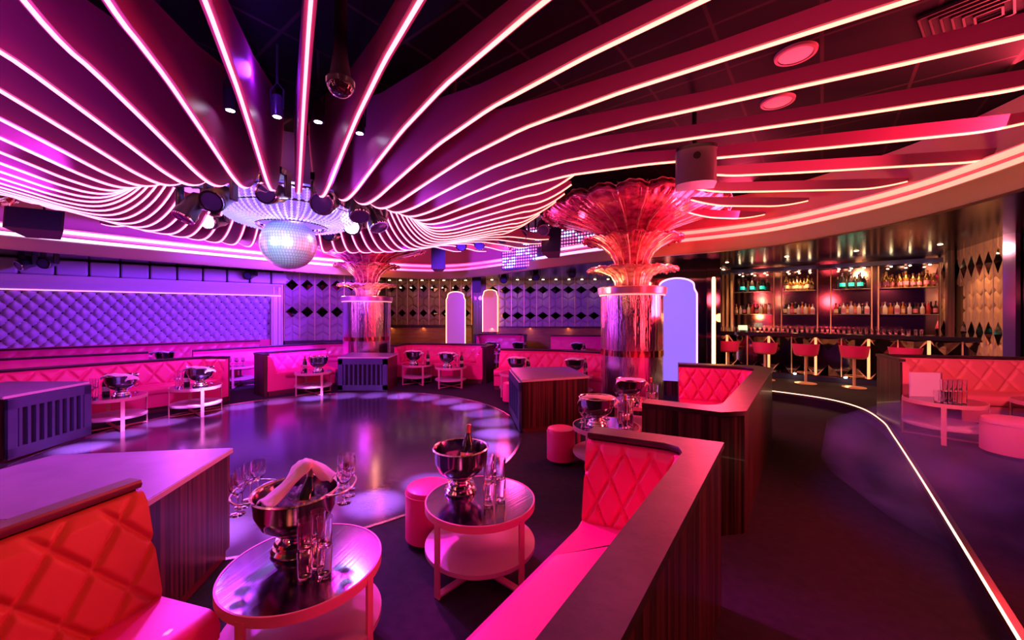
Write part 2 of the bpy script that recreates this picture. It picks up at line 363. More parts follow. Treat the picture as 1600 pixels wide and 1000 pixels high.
for bw in (bw1, bw2):
    _, A, t, n, cw, k = bw; e = A+t*cw*k
    slab(tuple(A), tuple(e), .0, 1.15, 0, .05).build('wood_wainscot', mat('warm_wood', (.28, .09, .05), .35, noise=((2, 2, 14), (.36, .13, .07), .4, .6)), bw[0])
    slab(tuple(A), tuple(e), 1.15, 1.2, 0, .12).build('ledge', M_wood, bw[0])
    for i in range(k):
        c = A+t*cw*(i+.5)+n*.3
        dl = tag(MB().lathe([(.02, 2.995), (.045, 2.99), (.045, 3.003)], 10, (c.x, c.y, 0)).build('downlight', mat('spot_bulb', (1, .8, .6), emit=(1, .62, .35), es=14)),
                 'small ceiling downlight above the padded wall %s' % ('right of the far shell-topped column' if bw is bw1 else 'behind the arched light panels'), 'downlight', 'downlights over the padded walls')
        if i % 2 == 0: lamp('SPOT', (c.x, c.y, 2.97), 9, (1, .6, .35), (c.x+n.x*-.2, c.y-n.y*.2, 1.6), .03, 50)
    for i in range(0, k, 3):
        c = A+t*cw*(i+.5)+n*.1; lamp('AREA', (c.x, c.y, 1.14), 3, (1, .45, .18), (c.x, c.y, 0), .05, size_y=.9)
# arched light panels
def arch_panel(loc, rz, wd, h0, h1, m, edge, label, z0=0):
    r = thing('arched_light_panel', label, 'light panel', (loc[0], loc[1], z0), rz, 'arched light panels')
    def prof(wd, ht):
        P = [(-wd/2, 0), (wd/2, 0), (wd/2, ht-wd*.42), (wd*.44, ht-wd*.30), (wd*.43, ht-wd*.2)]
        P += [(wd*.43*cos(a), ht-wd*.2+wd*.2*sin(a)) for a in [pi*i/14 for i in range(1, 14)]]
        return P+[(-wd*.43, ht-wd*.2), (-wd*.44, ht-wd*.30), (-wd/2, ht-wd*.42)]
    def ext(P, y0, y1):
        n = len(P); return MB().add([(x, y0, z+h0) for x, z in P]+[(x, y1, z+h0) for x, z in P], [list(range(n)), list(range(n, 2*n))[::-1]]+[[i, n+i, n+(i+1) % n, (i+1) % n] for i in range(n)])
    ext(prof(wd, h1-h0), -.03, .03).build('panel_face', m, r, smooth=False)
    MB().box((0, 0, h0/2), (wd*.9, .07, h0)).build('stand', M_wood, r, smooth=False)
    ext(prof(wd+.07, h1-h0+.035), .03, .06).build('glowing_edge', edge, r, smooth=False)
    return r
M_ap = mat('panel_blue', (.25, .2, .6), .5, emit=(.26, .17, 1.0), es=.95)
M_apm = mat('panel_mauve', (.6, .4, .6), .5, emit=(.6, .12, .75), es=.5)
M_apo = mat('panel_orange', (.7, .4, .4), .5, emit=(.9, .14, .22), es=.5)
M_edge = mat('edge_light', (1, .8, .6), emit=(1, .4, .2), es=3)
arch_panel((3.42, 8.25), radians(-22), .74, .3, 2.42, M_ap, mat('edge_light_pink', (1, .8, .9), emit=(1, .45, .7), es=2), 'big arched blue-violet light panel standing between the near shell-topped column and the bar', 0)
arch_panel((-1.97, 13.9), radians(8), .62, .3, 2.45, M_apm, M_edge, 'wider, left one of the two far arched pink light panels')
arch_panel((-.84, 15.25), radians(3), .54, 1.0, 2.6, M_apo, M_edge, 'right of the two far arched pink light panels, the narrower salmon one')
# mirror wall and light pillar left of the bar
o = slab((3.9, 15.3), (4.3, 9.6), 0, 3.3, -.1, 0).build('wall_right', M_smoke, smooth=False); struct(o)
o = slab((3.0, 9.9), (4.62, 9.25), .18, 3.0, -.08, 0).build('wall_right', M_smoke, smooth=False); struct(o)
lp = thing('light_pillar', 'dark mirrored pillar with a tall warm light tube at the left end of the bar', 'pillar', (4.72, 9.3, .18), radians(-25))
MB().box((0, 0, 1.41), (.28, .28, 2.82)).build('pillar_body', M_smoke, lp, smooth=False)
MB().lathe([(.035, .15), (.04, .2), (.04, 2.3), (.03, 2.36)], 12, (0, -.19, 0)).build('light_tube', mat('tube_light', (1, .8, .6), emit=(1, .42, .16), es=5), lp)
lamp('POINT', (4.6, 8.7, 1.6), 14, ORG, size=.1)
# ------------------------------------------------------------------ bar
BA, BB = Vector((5.05, 10.25)), Vector((8.9, 7.25)); bt_ = (BB-BA).normalized(); bn = perp(bt_, -1); BL = (BB-BA).length; ba = atan2(bt_.y, bt_.x)
def bpt(u, d, z=0): p = BA+bt_*u+bn*d; return (p.x, p.y, z)
bar = thing('bar_counter', 'long dark bar counter with mirrored pyramid front and vertical light strips', 'bar', (*BA, .18), ba)
MB().box((BL/2, .3, .5), (BL, .5, .98)).build('mirror_front', M_smoke, bar, smooth=False)
MB().box((BL/2, .3, .06), (BL+.02, .56, .12)).build('kick_plate', mat('kick_blue', (.03, .03, .08), .25), bar)
MB().box((BL/2, .26, 1.035), (BL+.1, .74, .09)).build('counter_top', mat('black_stone', (.02, .014, .03), .08, coat=.5), bar, bevel=.008)
nf = 11
for i in range(nf):
    u = BL*(i+.5)/nf; wd = BL/nf
    mb = MB(); mb.add([(u-wd/2, .05, .14), (u+wd/2, .05, .14), (u, .05, .38), (u, -.08, .16)], [[0, 1, 3], [1, 2, 3], [2, 0, 3]])
    mb.build('mirror_pyramid', M_smoke, bar, smooth=False); mb = MB(); mb.add([(u-wd/2, .05, .97), (u, .05, .70), (u+wd/2, .05, .97), (u, -.07, .96)], [[0, 1, 3], [1, 2, 3], [2, 0, 3]])
    mb.build('mirror_pyramid', M_smoke, bar, smooth=False)
for i in range(nf+1):
    u = BL*i/nf
    if i % 2: MB().box((u, .03, .56), (.045, .03, .84)).build('light_strip', mat('bar_light', (1, .8, .6), emit=(1, .24, .08), es=2.4), bar, smooth=False)
    else: MB().box((u, .03, .56), (.02, .03, .84)).build('gold_strip', M_gold, bar, smooth=False)
for i in range(nf):
    if i % 2 == 0: c = bpt(BL*(i+1)/nf if i < nf-1 else BL*.98, -.1, .25)
    if i in (4, 6, 8):
        u = BL*(i+.15)/nf; MB().lathe([(.001, -.03), (.025, -.015), (.03, 0), (.001, .01)], 10, (u, -.1, .16)).build('floor_spot', mat('bar_spot', (1, .8, .6), emit=(1, .75, .4), es=45), bar)
# back bar
BB0 = Vector(bpt(.0, 1.9)[:2]); 
o = slab(tuple(BA+bn*-0+bt_*-.3-bn*-0+perp(bt_, 1)*1.9), tuple(BB+perp(bt_, 1)*1.9-bt_*.1), .18, 3.0, -.1, 0).build('wall_back', mat('bar_back_mirror', (.55, .33, .34), .08, metal=1), smooth=False); struct(o)
def bk(u, d, z): p = BA+bt_*u+perp(bt_, 1)*d; return (p.x, p.y, z)
bb = thing('back_bar_shelving', 'gold-trimmed glass bottle shelves on the mirrored wall behind the bar', 'shelving', (*BA, .18), ba)
sh_u = [(.35, 1.25), (1.5, 2.2), (2.55, 3.25), (3.45, 4.4)]
for i, (u0, u1) in enumerate(sh_u):
    for z in (2.12, 1.5): MB().box(((u0+u1)/2, 1.72, z), (u1-u0, .24, .015)).build('glass_shelf', mat('shelf_glass_edge', (.75, .6, .45), .1, metal=.6), bb)
    for u in (u0-.04, u1+.04): MB().box((u, 1.84, 1.75), (.02, .03, 2.0)).build('gold_upright', M_gold, bb, smooth=False)
    for q in range(3): MB().lathe([(.001, -.01), (.02, -.006), (.022, .01)], 8, (u0+(u1-u0)*(q+.5)/3, 1.6, 2.62)).build('shelf_spot', mat('shelf_bulb', (1, .8, .6), emit=(1, .68, .35), es=40), bb)
    c = bk((u0+u1)/2, 1.45, 2.75); lamp('SPOT', c, 45, (1, .5, .2), bk((u0+u1)/2, 1.75, 1.2), .05, 95)
MB().box((BL/2-.1, 1.75, 2.72), (BL+.1, .2, .1)).build('top_rail', mat('rail_blue', (.04, .03, .14), .3), bb)
MB().box((BL/2-.1, 1.6, .45), (BL+.1, .5, .9)).build('back_counter', M_wood, bb)
for i in range(5): MB().box((-.12+.14*i, 1.6-.22*i, 1.75), (.05, .05, 1.7), .4).build('gold_slat', M_gold, bb, smooth=False)
bottle_kinds = [('champagne', M_champ), ('champagne', M_foil)]
def bottle(label, kind, loc, group=None, sc=1.0, tilt=None, lab_m=None, body=None, foil=None, full=True):
    r = thing('champagne_bottle' if kind == 'champagne' else 'spirit_bottle', label, 'bottle', loc, random.uniform(-.4, .4) if tilt is None else 0, group)
    if tilt: r.rotation_euler = tilt
    r.scale = (sc,)*3
    if kind == 'champagne':
        MB().lathe([(.03, .004), (.042, 0), (.044, .01), (.044, .15), (.040, .185), (.022, .235), (.0155, .26), (.0145, .275)], 16).build('bottle_body', body or M_champ, r)
        MB().lathe([(.0165, .225), (.0175, .262), (.0165, .285), (.0185, .292), (.018, .312), (.001, .318)], 16).build('foil_neck', foil or M_foil, r)
        if lab_m: MB().lathe([(.0449, .05), (.0449, .12)], 16, caps=False).build('label', lab_m, r)
    else:
        h = random.uniform(.17, .21); rr = random.uniform(.032, .042)
        MB().lathe([(rr-.004, 0), (rr, .006), (rr, h*.72), (rr*.8, h*.8), (.013, h*.92), (.012, h*1.18)], 14).build('bottle_body', body or M_glass, r)
        MB().lathe([(.014, h*1.17), (.015, h*1.32), (.001, h*1.325)], 12).build('stopper', foil or M_foil, r)
        if lab_m: MB().lathe([(rr+.0006, h*.15), (rr+.0006, h*.58)], 14, caps=False).build('label', lab_m, r)
    return r
teal = mat('teal_label', (.05, .7, .55), .5, emit=(.0, .9, .65), es=.7)
goldb = mat('gold_bottle', (.85, .5, .18), .2, metal=.9); pinkl = mat('pink_label', (.75, .2, .4), .5); cream = mat('cream_label', (.8, .62, .5), .6)
amber = mat('amber_glass', (.5, .16, .04), .1, coat=.5); clearb = mat('clear_spirit', (.7, .62, .75), .08, coat=.6); darkb = mat('dark_glass', (.03, .02, .03), .1, coat=.6); redb = mat('red_glass', (.5, .04, .05), .12, coat=.6)
side = ['far left', 'second', 'third', 'far right']
def shelf_row(u0, u1, n, z, make):
    for i in range(n): make(i, bk(u0+(u1-u0)*(i+.5)/n, 1.68+.05*(i % 2), z+.18))
for si in (0, 2):
    u0, u1 = sh_u[si]
    for i in range(7):
        big = i in (1, 3, 5)
        bottle(('big dark teal-labelled bottle, %s of three on the %s upper bar shelf' % (['left', 'middle', 'right'][i//2], 'left' if si == 0 else 'middle')) if big else 'slim dark bottle between the teal-labelled ones on the %s upper bar shelf' % ('left' if si == 0 else 'middle'),
               'champagne', bk(u0+.1+(u1-u0-.2)*i/6, 1.64 if big else 1.78, 2.31), None if big else 'dark bottles on the upper bar shelves', 1.25 if big else 1.0, lab_m=teal if big else None, body=darkb, foil=M_chrome if big else M_foil)
for si in (1, 3):
    u0, u1 = sh_u[si]
    for i in range(8):
        bottle('gold foil champagne bottle on the %s upper bar shelf' % ('second' if si == 1 else 'right-hand'), 'champagne', bk(u0+.08+(u1-u0-.16)*i/7, 1.66+.08*(i % 2), 2.31),
               'gold bottles on the %s upper bar shelf' % ('second' if si == 1 else 'right-hand'), 1.0+.2*(i % 3 == 0), lab_m=pinkl if si == 3 else cream, body=goldb, foil=M_foil)
for si in range(4):
    u0, u1 = sh_u[si]
    for i in range(9):
        b_ = [amber, clearb, darkb, clearb, redb, darkb, clearb, amber, clearb][(i+si*2) % 9]; nm = {amber: 'amber', clearb: 'clear', darkb: 'dark', redb: 'red'}[b_]
        bottle('%s spirit bottle on the %s lower bar shelf' % (nm, side[si]), 'spirit', bk(u0+.06+(u1-u0-.12)*i/8, 1.66+.07*(i % 2), 1.69), '%s bottles on the %s lower bar shelf' % (nm, side[si]), 1.15, lab_m=[cream, None, pinkl][i % 3], body=b_, foil=[M_foil, M_chrome, M_black][(i+si) % 3])
# glasses lined up on the bar and till screen
def gl_bar(loc, label, group):
    o = MB().lathe([(.025, 0), (.027, .003), (.032, .11), (.030, .11), (.024, .008)], 10, caps=False).build('bar_glass', M_glass); o.location = loc; return tag(o, label, 'glass', group)
g0 = gl_bar(bk(.25, .45, 1.262), 'upturned glass in the row on the left end of the bar top', 'glasses on the left end of the bar')
for i in range(1, 40):
    o = g0.copy(); COL.objects.link(o); u = .25+.095*i; o.location = bk(u, .42+.09*(i % 2)+.0, 1.262)
    if i > 12: o['label'] = 'glass in the long row on the %s of the bar top' % ('middle' if i < 27 else 'right half'); o['group'] = 'glasses on the %s of the bar' % ('middle' if i < 27 else 'right half')
t = thing('till_screen', 'small pale green lit till screen near the left end of the bar', 'screen', bk(.75, .35, 1.26), ba)
MB().box((0, 0, .08), (.2, .02, .13), rot=Matrix.Rotation(.35, 3, 'X')).build('display', mat('till_display', (.6, .8, .6), emit=(.6, .8, .5), es=1.2), t); MB().box((0, .03, .012), (.12, .1, .02)).build('foot', M_blackm, t)
# bar stools
def bar_stool(loc, rz, label):
    r = thing('bar_stool', label, 'bar stool', loc, rz, None)
    MB().lathe([(.001, .60), (.17, .60), (.2, .62), (.205, .67), (.18, .69), (.001, .695)], 24).build('seat', M_orange, r)
    mb = MB(); n = 18; vs = []
    for i in range(n+1):
        a = pi*1.05*i/n-pi*.025+pi
        for (rr, z) in ((.20, .64), (.235, .86), (.25, .87), (.215, .64)): vs.append((rr*cos(a), rr*sin(a), z+.0*i))
    mb.add(vs, [[i*4+j, (i+1)*4+j, (i+1)*4+(j+1) % 4, i*4+(j+1) % 4] for i in range(n) for j in range(4)]+[[3, 2, 1, 0], [n*4, n*4+1, n*4+2, n*4+3]])
    mb.build('backrest', M_leather, r)
    MB().lathe([(.026, .02), (.026, .6)], 12).build('post', M_gold, r); MB().lathe([(.2, 0), (.2, .012), (.04, .03), (.02, .04)], 28).build('base_plate', M_gold, r)
    MB().tube([(.15*cos(a), .15*sin(a), .24) for a in [2*pi*i/20 for i in range(20)]], .01, 6, True).build('footrest', M_gold, r)
    return r
bs0 = bar_stool(bpt(.0, .42, .18), ba, 'leftmost red bar stool beside the light pillar')
for i, lb in enumerate(['second red bar stool from the light pillar', 'third red bar stool from the light pillar, in front of the mirrored bar front', 'fourth red bar stool from the light pillar', 'fifth red bar stool, just left of the raised sofa end', 'sixth red bar stool, behind the raised red sofa']):
    dup(bs0, bpt([.55, 1.3, 2.05, 2.85, 3.6][i], .45, .18), ba, lb)
# right wall with padded chevrons and doorway, mirror column at its near end
rw = chevron_wall('wall_right', (9.7, 8.9), (8.25, 6.6), .18, 3.05, .36, (2.6, 1.35), mat('chevron_padding_gold', (.55, .33, .2), .4), M_panel, .3, .42)
c0 = Vector((9.7, 8.9))+rw[2]*.95+rw[3]*.05
MB().box((c0.x, c0.y, 1.2), (.42, .06, 2.1), atan2(rw[2].y, rw[2].x)).build('doorway', mat('doorway_dark', (.10, .05, .03), .6), rw[0], smooth=False)
o = slab((8.2, 6.55), (8.9, 4.0), .18, 3.3, -.1, 0).build('wall_right', M_smoke, smooth=False); struct(o)
mcx = MB().box((8.12, 6.45, 1.6), (.14, .14, 2.9), .3).build('mirror_column', mat('column_violet', (.12, .08, .3), .15, metal=.5), smooth=False); tag(mcx, 'slim dark violet column where the padded right wall ends', 'column')
o = slab((9.0, 8.2), (9.75, 8.95), 0, 3.3, 0, .1).build('wall_right', M_wood, smooth=False); struct(o)
for i, (px, py) in enumerate([(1136, 410), (1229, 401), (1338, 392), (1469, 382), (1111, 413), (1118, 416), (1124, 419), (1130, 421)]):
    Y = (3.0-HC)*F/(HY-py); c = ((px-800)/F*Y, Y, 3.0)
    tag(MB().lathe([(.001, -.012), (.03, -.008), (.04, 0)], 10, c).build('downlight', mat('spot_bulb', (1, .8, .6)), ), 'small warm downlight in the dark ceiling over the %s' % ('bar front' if i < 4 else 'light pillar'), 'downlight', 'downlights over the bar front' if i < 4 else 'row of four downlights by the pillar')
    if i < 4: lamp('SPOT', (c[0], c[1], 2.95), 60, (1, .45, .2), (c[0]+.1, c[1]+.1, 0), .05, 110)
lamp('SPOT', (6.4, 6.6, 2.95), 120, (1, .42, .18), (8.9, 7.7, 1.6), .1, 90)  # warm fill added for the padded right wall, no fixture
lamp('SPOT', (5.2, 8.2, 2.95), 60, (1, .4, .2), (6.2, 9.2, .6), .1, 100)
# ------------------------------------------------------------------ ceiling fins
PR, PZ = [1.28, 1.36, 1.5, 1.65, 1.8, 1.95, 2.15, 2.4, 2.7, 3.1, 3.7, 4.5, 6, 9], [3.62, 3.40, 3.12, 2.94, 2.84, 2.82, 2.85, 2.92, 3.0, 3.10, 3.19, 3.22, 3.2, 3.2]
TR, TZ = [1.2, 1.9, 2.8, 3.6, 5, 9], [3.78, 3.74, 3.50, 3.38, 3.31, 3.31]
def itp(x, X, Y):
    if x <= X[0]: return Y[0]
    for i in range(len(X)-1):
        if x <= X[i+1]: return Y[i]+(Y[i+1]-Y[i])*(x-X[i])/(X[i+1]-X[i])
    return Y[-1]
def zb(r): # smoothed
    return sum(itp(r+d, PR, PZ) for d in (-.05, 0, .05))/3 if r > 1.36 else itp(r, PR, PZ)
def fin(az, r0, r1, label, inner=False):
    a = radians(az); ux, uy = cos(a), sin(a)
    r = thing('ceiling_fin', label, 'ceiling fin', (CX, CY, 0), a, 'glowing ceiling fins'); th = .028
    rs = []
    x = r0
    while x < r1: rs.append(x); x += .05 if x < 2.4 else .12
    bot = [(x, zb(x)) for x in rs]; 
    e = [(r1+.55*q, zb(r1)+(itp(r1+.6, TR, TZ)-.03-zb(r1))*q**1.7) for q in (0, .15, .3, .45, .6, .75, .9, 1)]
    if inner: s = [(r0-.5*(1-q), zb(r0)+(itp(r0-.5, TR, TZ)-.03-zb(r0))*(1-q)**1.7) for q in (0, .15, .3, .5, .7, .85)]; bot = s+bot
    bot += e
    top = [(x, max(itp(x, TR, TZ), z+.02)) for x, z in bot]
    n = len(bot); vs = []
    for (x, z), (_, z2) in zip(bot, top): vs += [(x, -th, z), (x, th, z), (x, th, z2), (x, -th, z2)]
    fs = [[i*4+j, (i+1)*4+j, (i+1)*4+(j+1) % 4, i*4+(j+1) % 4] for i in range(n-1) for j in range(4)]+[[3, 2, 1, 0], [(n-1)*4+j for j in range(4)]]
    MB().add(vs, fs).build('fin_blade', M_fin, r)
    w_ = .009; vs = []
    for i, (x, z) in enumerate(bot):
        q = bot[min(i+1, n-1)]; p_ = bot[max(i-1, 0)]; tx, tz = q[0]-p_[0], q[1]-p_[1]; l = hypot(tx, tz) or 1; nx, nz = tz/l, -tx/l
        for sgn, dd in ((-1, 0), (1, 0), (1, .014), (-1, .014)): vs.append((x+nx*dd, sgn*w_, z+nz*dd))
    MB().add(vs, [[i*4+j, i*4+(j+1) % 4, (i+1)*4+(j+1) % 4, (i+1)*4+j] for i in range(n-1) for j in range(4)]+[[0, 1, 2, 3], [(n-1)*4+3-j for j in range(4)]]).build('light_strip', M_finled, r, smooth=False)
    return r
M_finled = grad_emit('fin_light', [(0, (1, .2, .62)), (.45, (1, .2, .45)), (.7, (1, .21, .16)), (1, (1, .23, .13))], 0, -6.5, 3, 4.3)
RK = [(-180, 3.1), (-172, 3.1), (-160, 3.5), (-145, 4.2), (-125, 4.6), (-108, 4.3), (-97, 3.3), (-86, 3.12), (-78, 3.15), (-73, 3.42), (-66, 3.9), (-60, 5), (-53, 5.8), (-46, 6.1), (-29, 6.5), (-23, 6.75), (-16, 7.05)]
def rk(a): return itp(a, [q[0] for q in RK], [q[1] for q in RK])
azs = [-60.3+6.2*k for k in range(0, 20)]
while azs[-1]+6.75 < 182: azs.append(azs[-1]+6.75)
azs += [-67.0, -73.7, -80.4, -87.0, -93.6, -100.6, -107.2, -114, -120.8, -127.6, -134.4, -141.2, -148, -154.8, -161.5, -168.2, -174.5]
ORD = ['first', 'second', 'third', 'fourth', 'fifth', 'sixth', 'seventh', 'eighth']
NAMED = [(q, 'ceiling fin whose light strip leaves the top edge, %s of eight from the left' % ORD[i]) for i, q in enumerate((-80.4, -73.7, -67, -60.3, -54.1, -47.9, -41.7, -35.5))]
NAMED += [(q, 'ceiling fin whose light strip leaves the left edge, %s from the top' % ORD[i]) for i, q in enumerate((-87, -93.6, -100.6, -107.2, -114, -120.8))]
NAMED += [(-29.3, 'red ceiling fin whose strip curves up into the right edge near the ceiling vent'), (-23.1, 'red ceiling fin passing just below the farther round ceiling speaker'), (-16.9, 'red ceiling fin passing right above the big shell-topped column')]
for a in azs:
    if a <= -11.5: R = rk(a)
    elif a < 38 and a > -11.5: R = 3.0+.1*abs(a-14)/14
    elif a < 75: R = 4.3+.6*(1-abs(a-57)/18)
    elif a < 125: R = 3.1
    elif a < 165: R = 4.1
    else: R = 3.2
    sd = 'in front of the disco ball, running towards the viewer' if -75 < a < -45 else 'on the right of the disco ball' if -45 <= a < 20 else 'behind the disco ball' if 20 <= a < 160 else 'on the left of the disco ball'
    o = fin(a, 1.28, R, 'curved glowing-edged ceiling fin '+sd); o['group'] = 'ceiling fins '+sd
    for q, lb in NAMED:
        if abs(a-q) < 2.5: o['label'] = lb; o['group'] = 'glowing ceiling fins'
for a, r0, r1, lb in ((-10.7, 5.5, 7.5, 'straight ceiling fin just right of the curved loudspeaker, above the bar cove'), (-4.5, 5.6, 7.1, 'second short ceiling fin down, right of the shell-topped column'), (1.7, 5.9, 6.5, 'third short ceiling fin down, right of the shell-topped column'), (8, 6.15, 6.45, 'lowest and shortest ceiling fin right of the shell-topped column')):
    fin(a, r0, r1, lb, True)
# ------------------------------------------------------------------ chandelier, disco ball
MB_ = MB().lathe([(.95, 3.75), (.95, 3.45), (.9, 3.3), (.85, 3.22), (.3, 3.22)], 48, (CX, CY, 0))
tag(MB_.build('chandelier_drum', mat('drum_violet', (.12, .08, .28), .35)), 'dark violet round drum in the ceiling above the crystal chandelier', 'ceiling drum')
ch = thing('crystal_chandelier', 'bowl-shaped crystal bead chandelier above the mirror ball', 'chandelier', (CX, CY-.05, 0))
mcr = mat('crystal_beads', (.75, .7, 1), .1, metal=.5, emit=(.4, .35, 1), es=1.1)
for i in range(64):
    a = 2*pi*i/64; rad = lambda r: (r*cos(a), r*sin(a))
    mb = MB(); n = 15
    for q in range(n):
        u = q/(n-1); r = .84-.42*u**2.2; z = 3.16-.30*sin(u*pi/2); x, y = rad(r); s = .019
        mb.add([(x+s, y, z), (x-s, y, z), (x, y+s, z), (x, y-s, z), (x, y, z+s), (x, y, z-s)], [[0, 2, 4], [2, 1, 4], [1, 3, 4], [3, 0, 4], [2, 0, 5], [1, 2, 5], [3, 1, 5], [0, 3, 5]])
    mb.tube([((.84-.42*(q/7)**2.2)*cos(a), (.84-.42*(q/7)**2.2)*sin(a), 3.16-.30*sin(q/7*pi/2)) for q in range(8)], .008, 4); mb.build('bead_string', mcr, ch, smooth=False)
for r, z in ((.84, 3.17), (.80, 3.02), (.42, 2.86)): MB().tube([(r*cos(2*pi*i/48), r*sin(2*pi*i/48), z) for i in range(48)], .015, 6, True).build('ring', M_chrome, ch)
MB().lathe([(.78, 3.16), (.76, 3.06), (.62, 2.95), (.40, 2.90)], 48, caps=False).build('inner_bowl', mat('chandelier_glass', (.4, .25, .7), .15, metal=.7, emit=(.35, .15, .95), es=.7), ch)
mb = MB(); R0 = .34; nb = 26
for j in range(nb):
    p0, p1 = pi*j/nb, pi*(j+1)/nb; k = max(6, int(64*sin((p0+p1)/2)))
    for i in range(k):
        a0, a1 = 2*pi*(i+.06)/k, 2*pi*(i+.94)/k; pa, pb = p0+.005, p1-.005
        mb.add([(R0*sin(q)*cos(b), R0*sin(q)*sin(b), R0*cos(q)) for q, b in ((pa, a0), (pb, a0), (pb, a1), (pa, a1))], [[0, 1, 2, 3]])
db = thing('disco_ball', 'mirror-tiled disco ball glowing white under the chandelier', 'disco ball', (CX-.05, CY-.05, 2.63))
mb.build('mirror_tiles', mat('ball_mirror', (.9, .93, 1), .3, metal=.7), db, smooth=False)
MB().lathe([(R0*.985*sin(pi*i/24)+1e-4, R0*.985*cos(pi*i/24)) for i in range(25)], 32).build('core', mat('ball_core', (.25, .25, .4), .3), db); MB().lathe([(.02, .3), (.02, .62)], 8).build('hanging_rod', M_chrome, db)
lamp('SPOT', (CX+.75, CY-2.0, 2.6), 260, (.45, .65, 1), (CX, CY-.1, 2.66), .05, 24)  # this and the next: unheld lamps added to brighten the ball
lamp('SPOT', (CX-.8, CY-1.9, 2.6), 130, (.4, .7, 1), (CX, CY-.1, 2.66), .05, 28)
lamp('POINT', (CX, CY, 3.08), 30, (.45, .3, 1), size=.1)
# ------------------------------------------------------------------ shell columns
M_petal = mat('shell_glass', (.30, .02, .07), .15, metal=.45, coat=.7, noise=((7, 7, 16), (.8, .14, .25), .38, .66), bump=((22, 22, 5), .5), dist=.03)
M_petg = mat('shell_glass_gold', (.5, .2, .16), .2, metal=.4, coat=.5, noise=((9, 9, 20), (.95, .55, .4), .38, .62), bump=((30, 30, 5), .4), dist=.02)
M_col = mat('hammered_mirror', (.75, .62, .72), .2, metal=1, bump=((14, 14, 1.4), .5), dist=.03)
def shell_column(x, y, R, label, glow=True, head=1.5):
    c = thing('shell_column', label, 'column', (x, y, 0))
    MB().lathe([(R, 0), (R, 1.1)], 48).build('column_shaft', M_col, c)
    MB().lathe([(R+.005, 1.1), (R+.005, 2.05)], 48).build('mirror_sleeve', mat('striped_mirror', (.8, .6, .62), .16, metal=1, bump=((20, 20, .8), .5), dist=.03), c)
    MB().lathe([(R+.012, 1.0), (R+.012, 1.1)], 48).build('mosaic_band', mat('mosaic', (.35, .12, .08), .15, metal=1, noise=((26, 26, 3), (.9, .55, .3), .45, .55)), c)
    MB().lathe([(R, 2.0), (R+.05, 2.03), (R+.06, 2.13), (R+.02, 2.15), (.25, 2.15)], 48).build('cap_ring', mat('cap_metal', (.75, .4, .5), .3, metal=.8), c)
    MB().lathe([(R+.03, 2.0), (R+.03, 2.02), (R, 2.02)], 48, caps=False).build('cap_glow', mat('cap_light', (1, .7, .5), emit=(1, .35, .3), es=1.2), c)
    MB().lathe([(.24, 2.1), (.24, 3.4)], 32).build('inner_core', M_col, c)
    def tier(name, prof, m, npet, lobes):
        r0 = prof[0][0]; r1 = prof[-1][0]
        def fn(r, z, a):
            k = max(0, (r-r0)/(max(q[0] for q in prof)-r0)); s = abs(sin(npet*a/2)); 
            return r*(1-.03*k*(1-s)), z-.05*k*k*(1-s)*lobes+.012*sin(npet*3*a)*k
        nseg = npet*10
        mb = MB().lathe(prof, nseg, fn=fn, caps=False); o = mb.build(name, m, c); so = o.modifiers.new('thick', 'SOLIDIFY'); so.thickness = .012
        ribs = MB()
        for i in range(npet):
            a = 2*pi*(i+.0)/npet; ribs.tube([(q[0]*cos(a)*1.0, q[0]*sin(a), q[1]-.008) for q in prof[:-1]], .011, 5)
            for sg in (-1, 1): ribs.tube([(q[0]*cos(a+sg*pi/npet*.62*(k_/(len(prof)-1))), q[0]*sin(a+sg*pi/npet*.62*(k_/(len(prof)-1))), q[1]-.004) for k_, q in enumerate(prof[:-1])], .005, 4)
        ribs.build('petal_veins', M_petg, o)
    h = head/1.4
    tier('lower_shell', [(.27, 2.15), (.28, 2.25), (.34, 2.36), (.50, 2.44), (.66, 2.47), (.73, 2.455), (.75, 2.43)], M_petg, 18, .6)
    tier('middle_shell', [(.26, 2.5), (.29, 2.62), (.36, 2.74), (.5, 2.86), (.68, 2.95), (.80, 2.98), (.84, 2.95)], M_petal, 16, .8)
    tier('crown_shell', [(.48, 2.98), (.54, 3.06), (.66, 3.16), (.86*h, 3.25), (1.1*h, 3.33), (1.28*h, 3.40), (1.38*h, 3.47), (1.42*h, 3.46), (1.43*h, 3.40)], M_petal, 22, 1.0)
    tier('crown_lining', [(.3, 3.1), (.6, 3.3), (1.0*h, 3.46), (1.3*h, 3.54), (1.4*h, 3.52)], M_petg, 22, 1.0)
    for k in range(3):
        a = 2*pi*k/3-.9; lamp('POINT', (x+.6*cos(a), y+.6*sin(a), 2.62), 5, (1, .3, .2), size=.05)
        lamp('POINT', (x+.62*cos(a), y+.62*sin(a), 2.24), 4, (1, .42, .22), size=.05)
        lamp('POINT', (x+.95*cos(a), y+.95*sin(a), 3.06), 6, (1, .08, .2), size=.05)
    return c
K1, K2, K3, K4 = (2.05, 6.8), (-3.85, 10.55), (-8.35, 4.75), (-2.72, .55)
shell_column(*K1, .51, 'big mirrored column with tiered red glass shell capital, right of the dance floor')
shell_column(*K2, .6, 'mirrored column with tiered shell capital behind the louvred box across the dance floor')
shell_column(*K3, .55, 'shell-topped column mostly outside the left edge of the picture')
shell_column(*K4, .45, 'shell-topped column beside the viewer, only its crown edge showing at the top left', head=1.25)
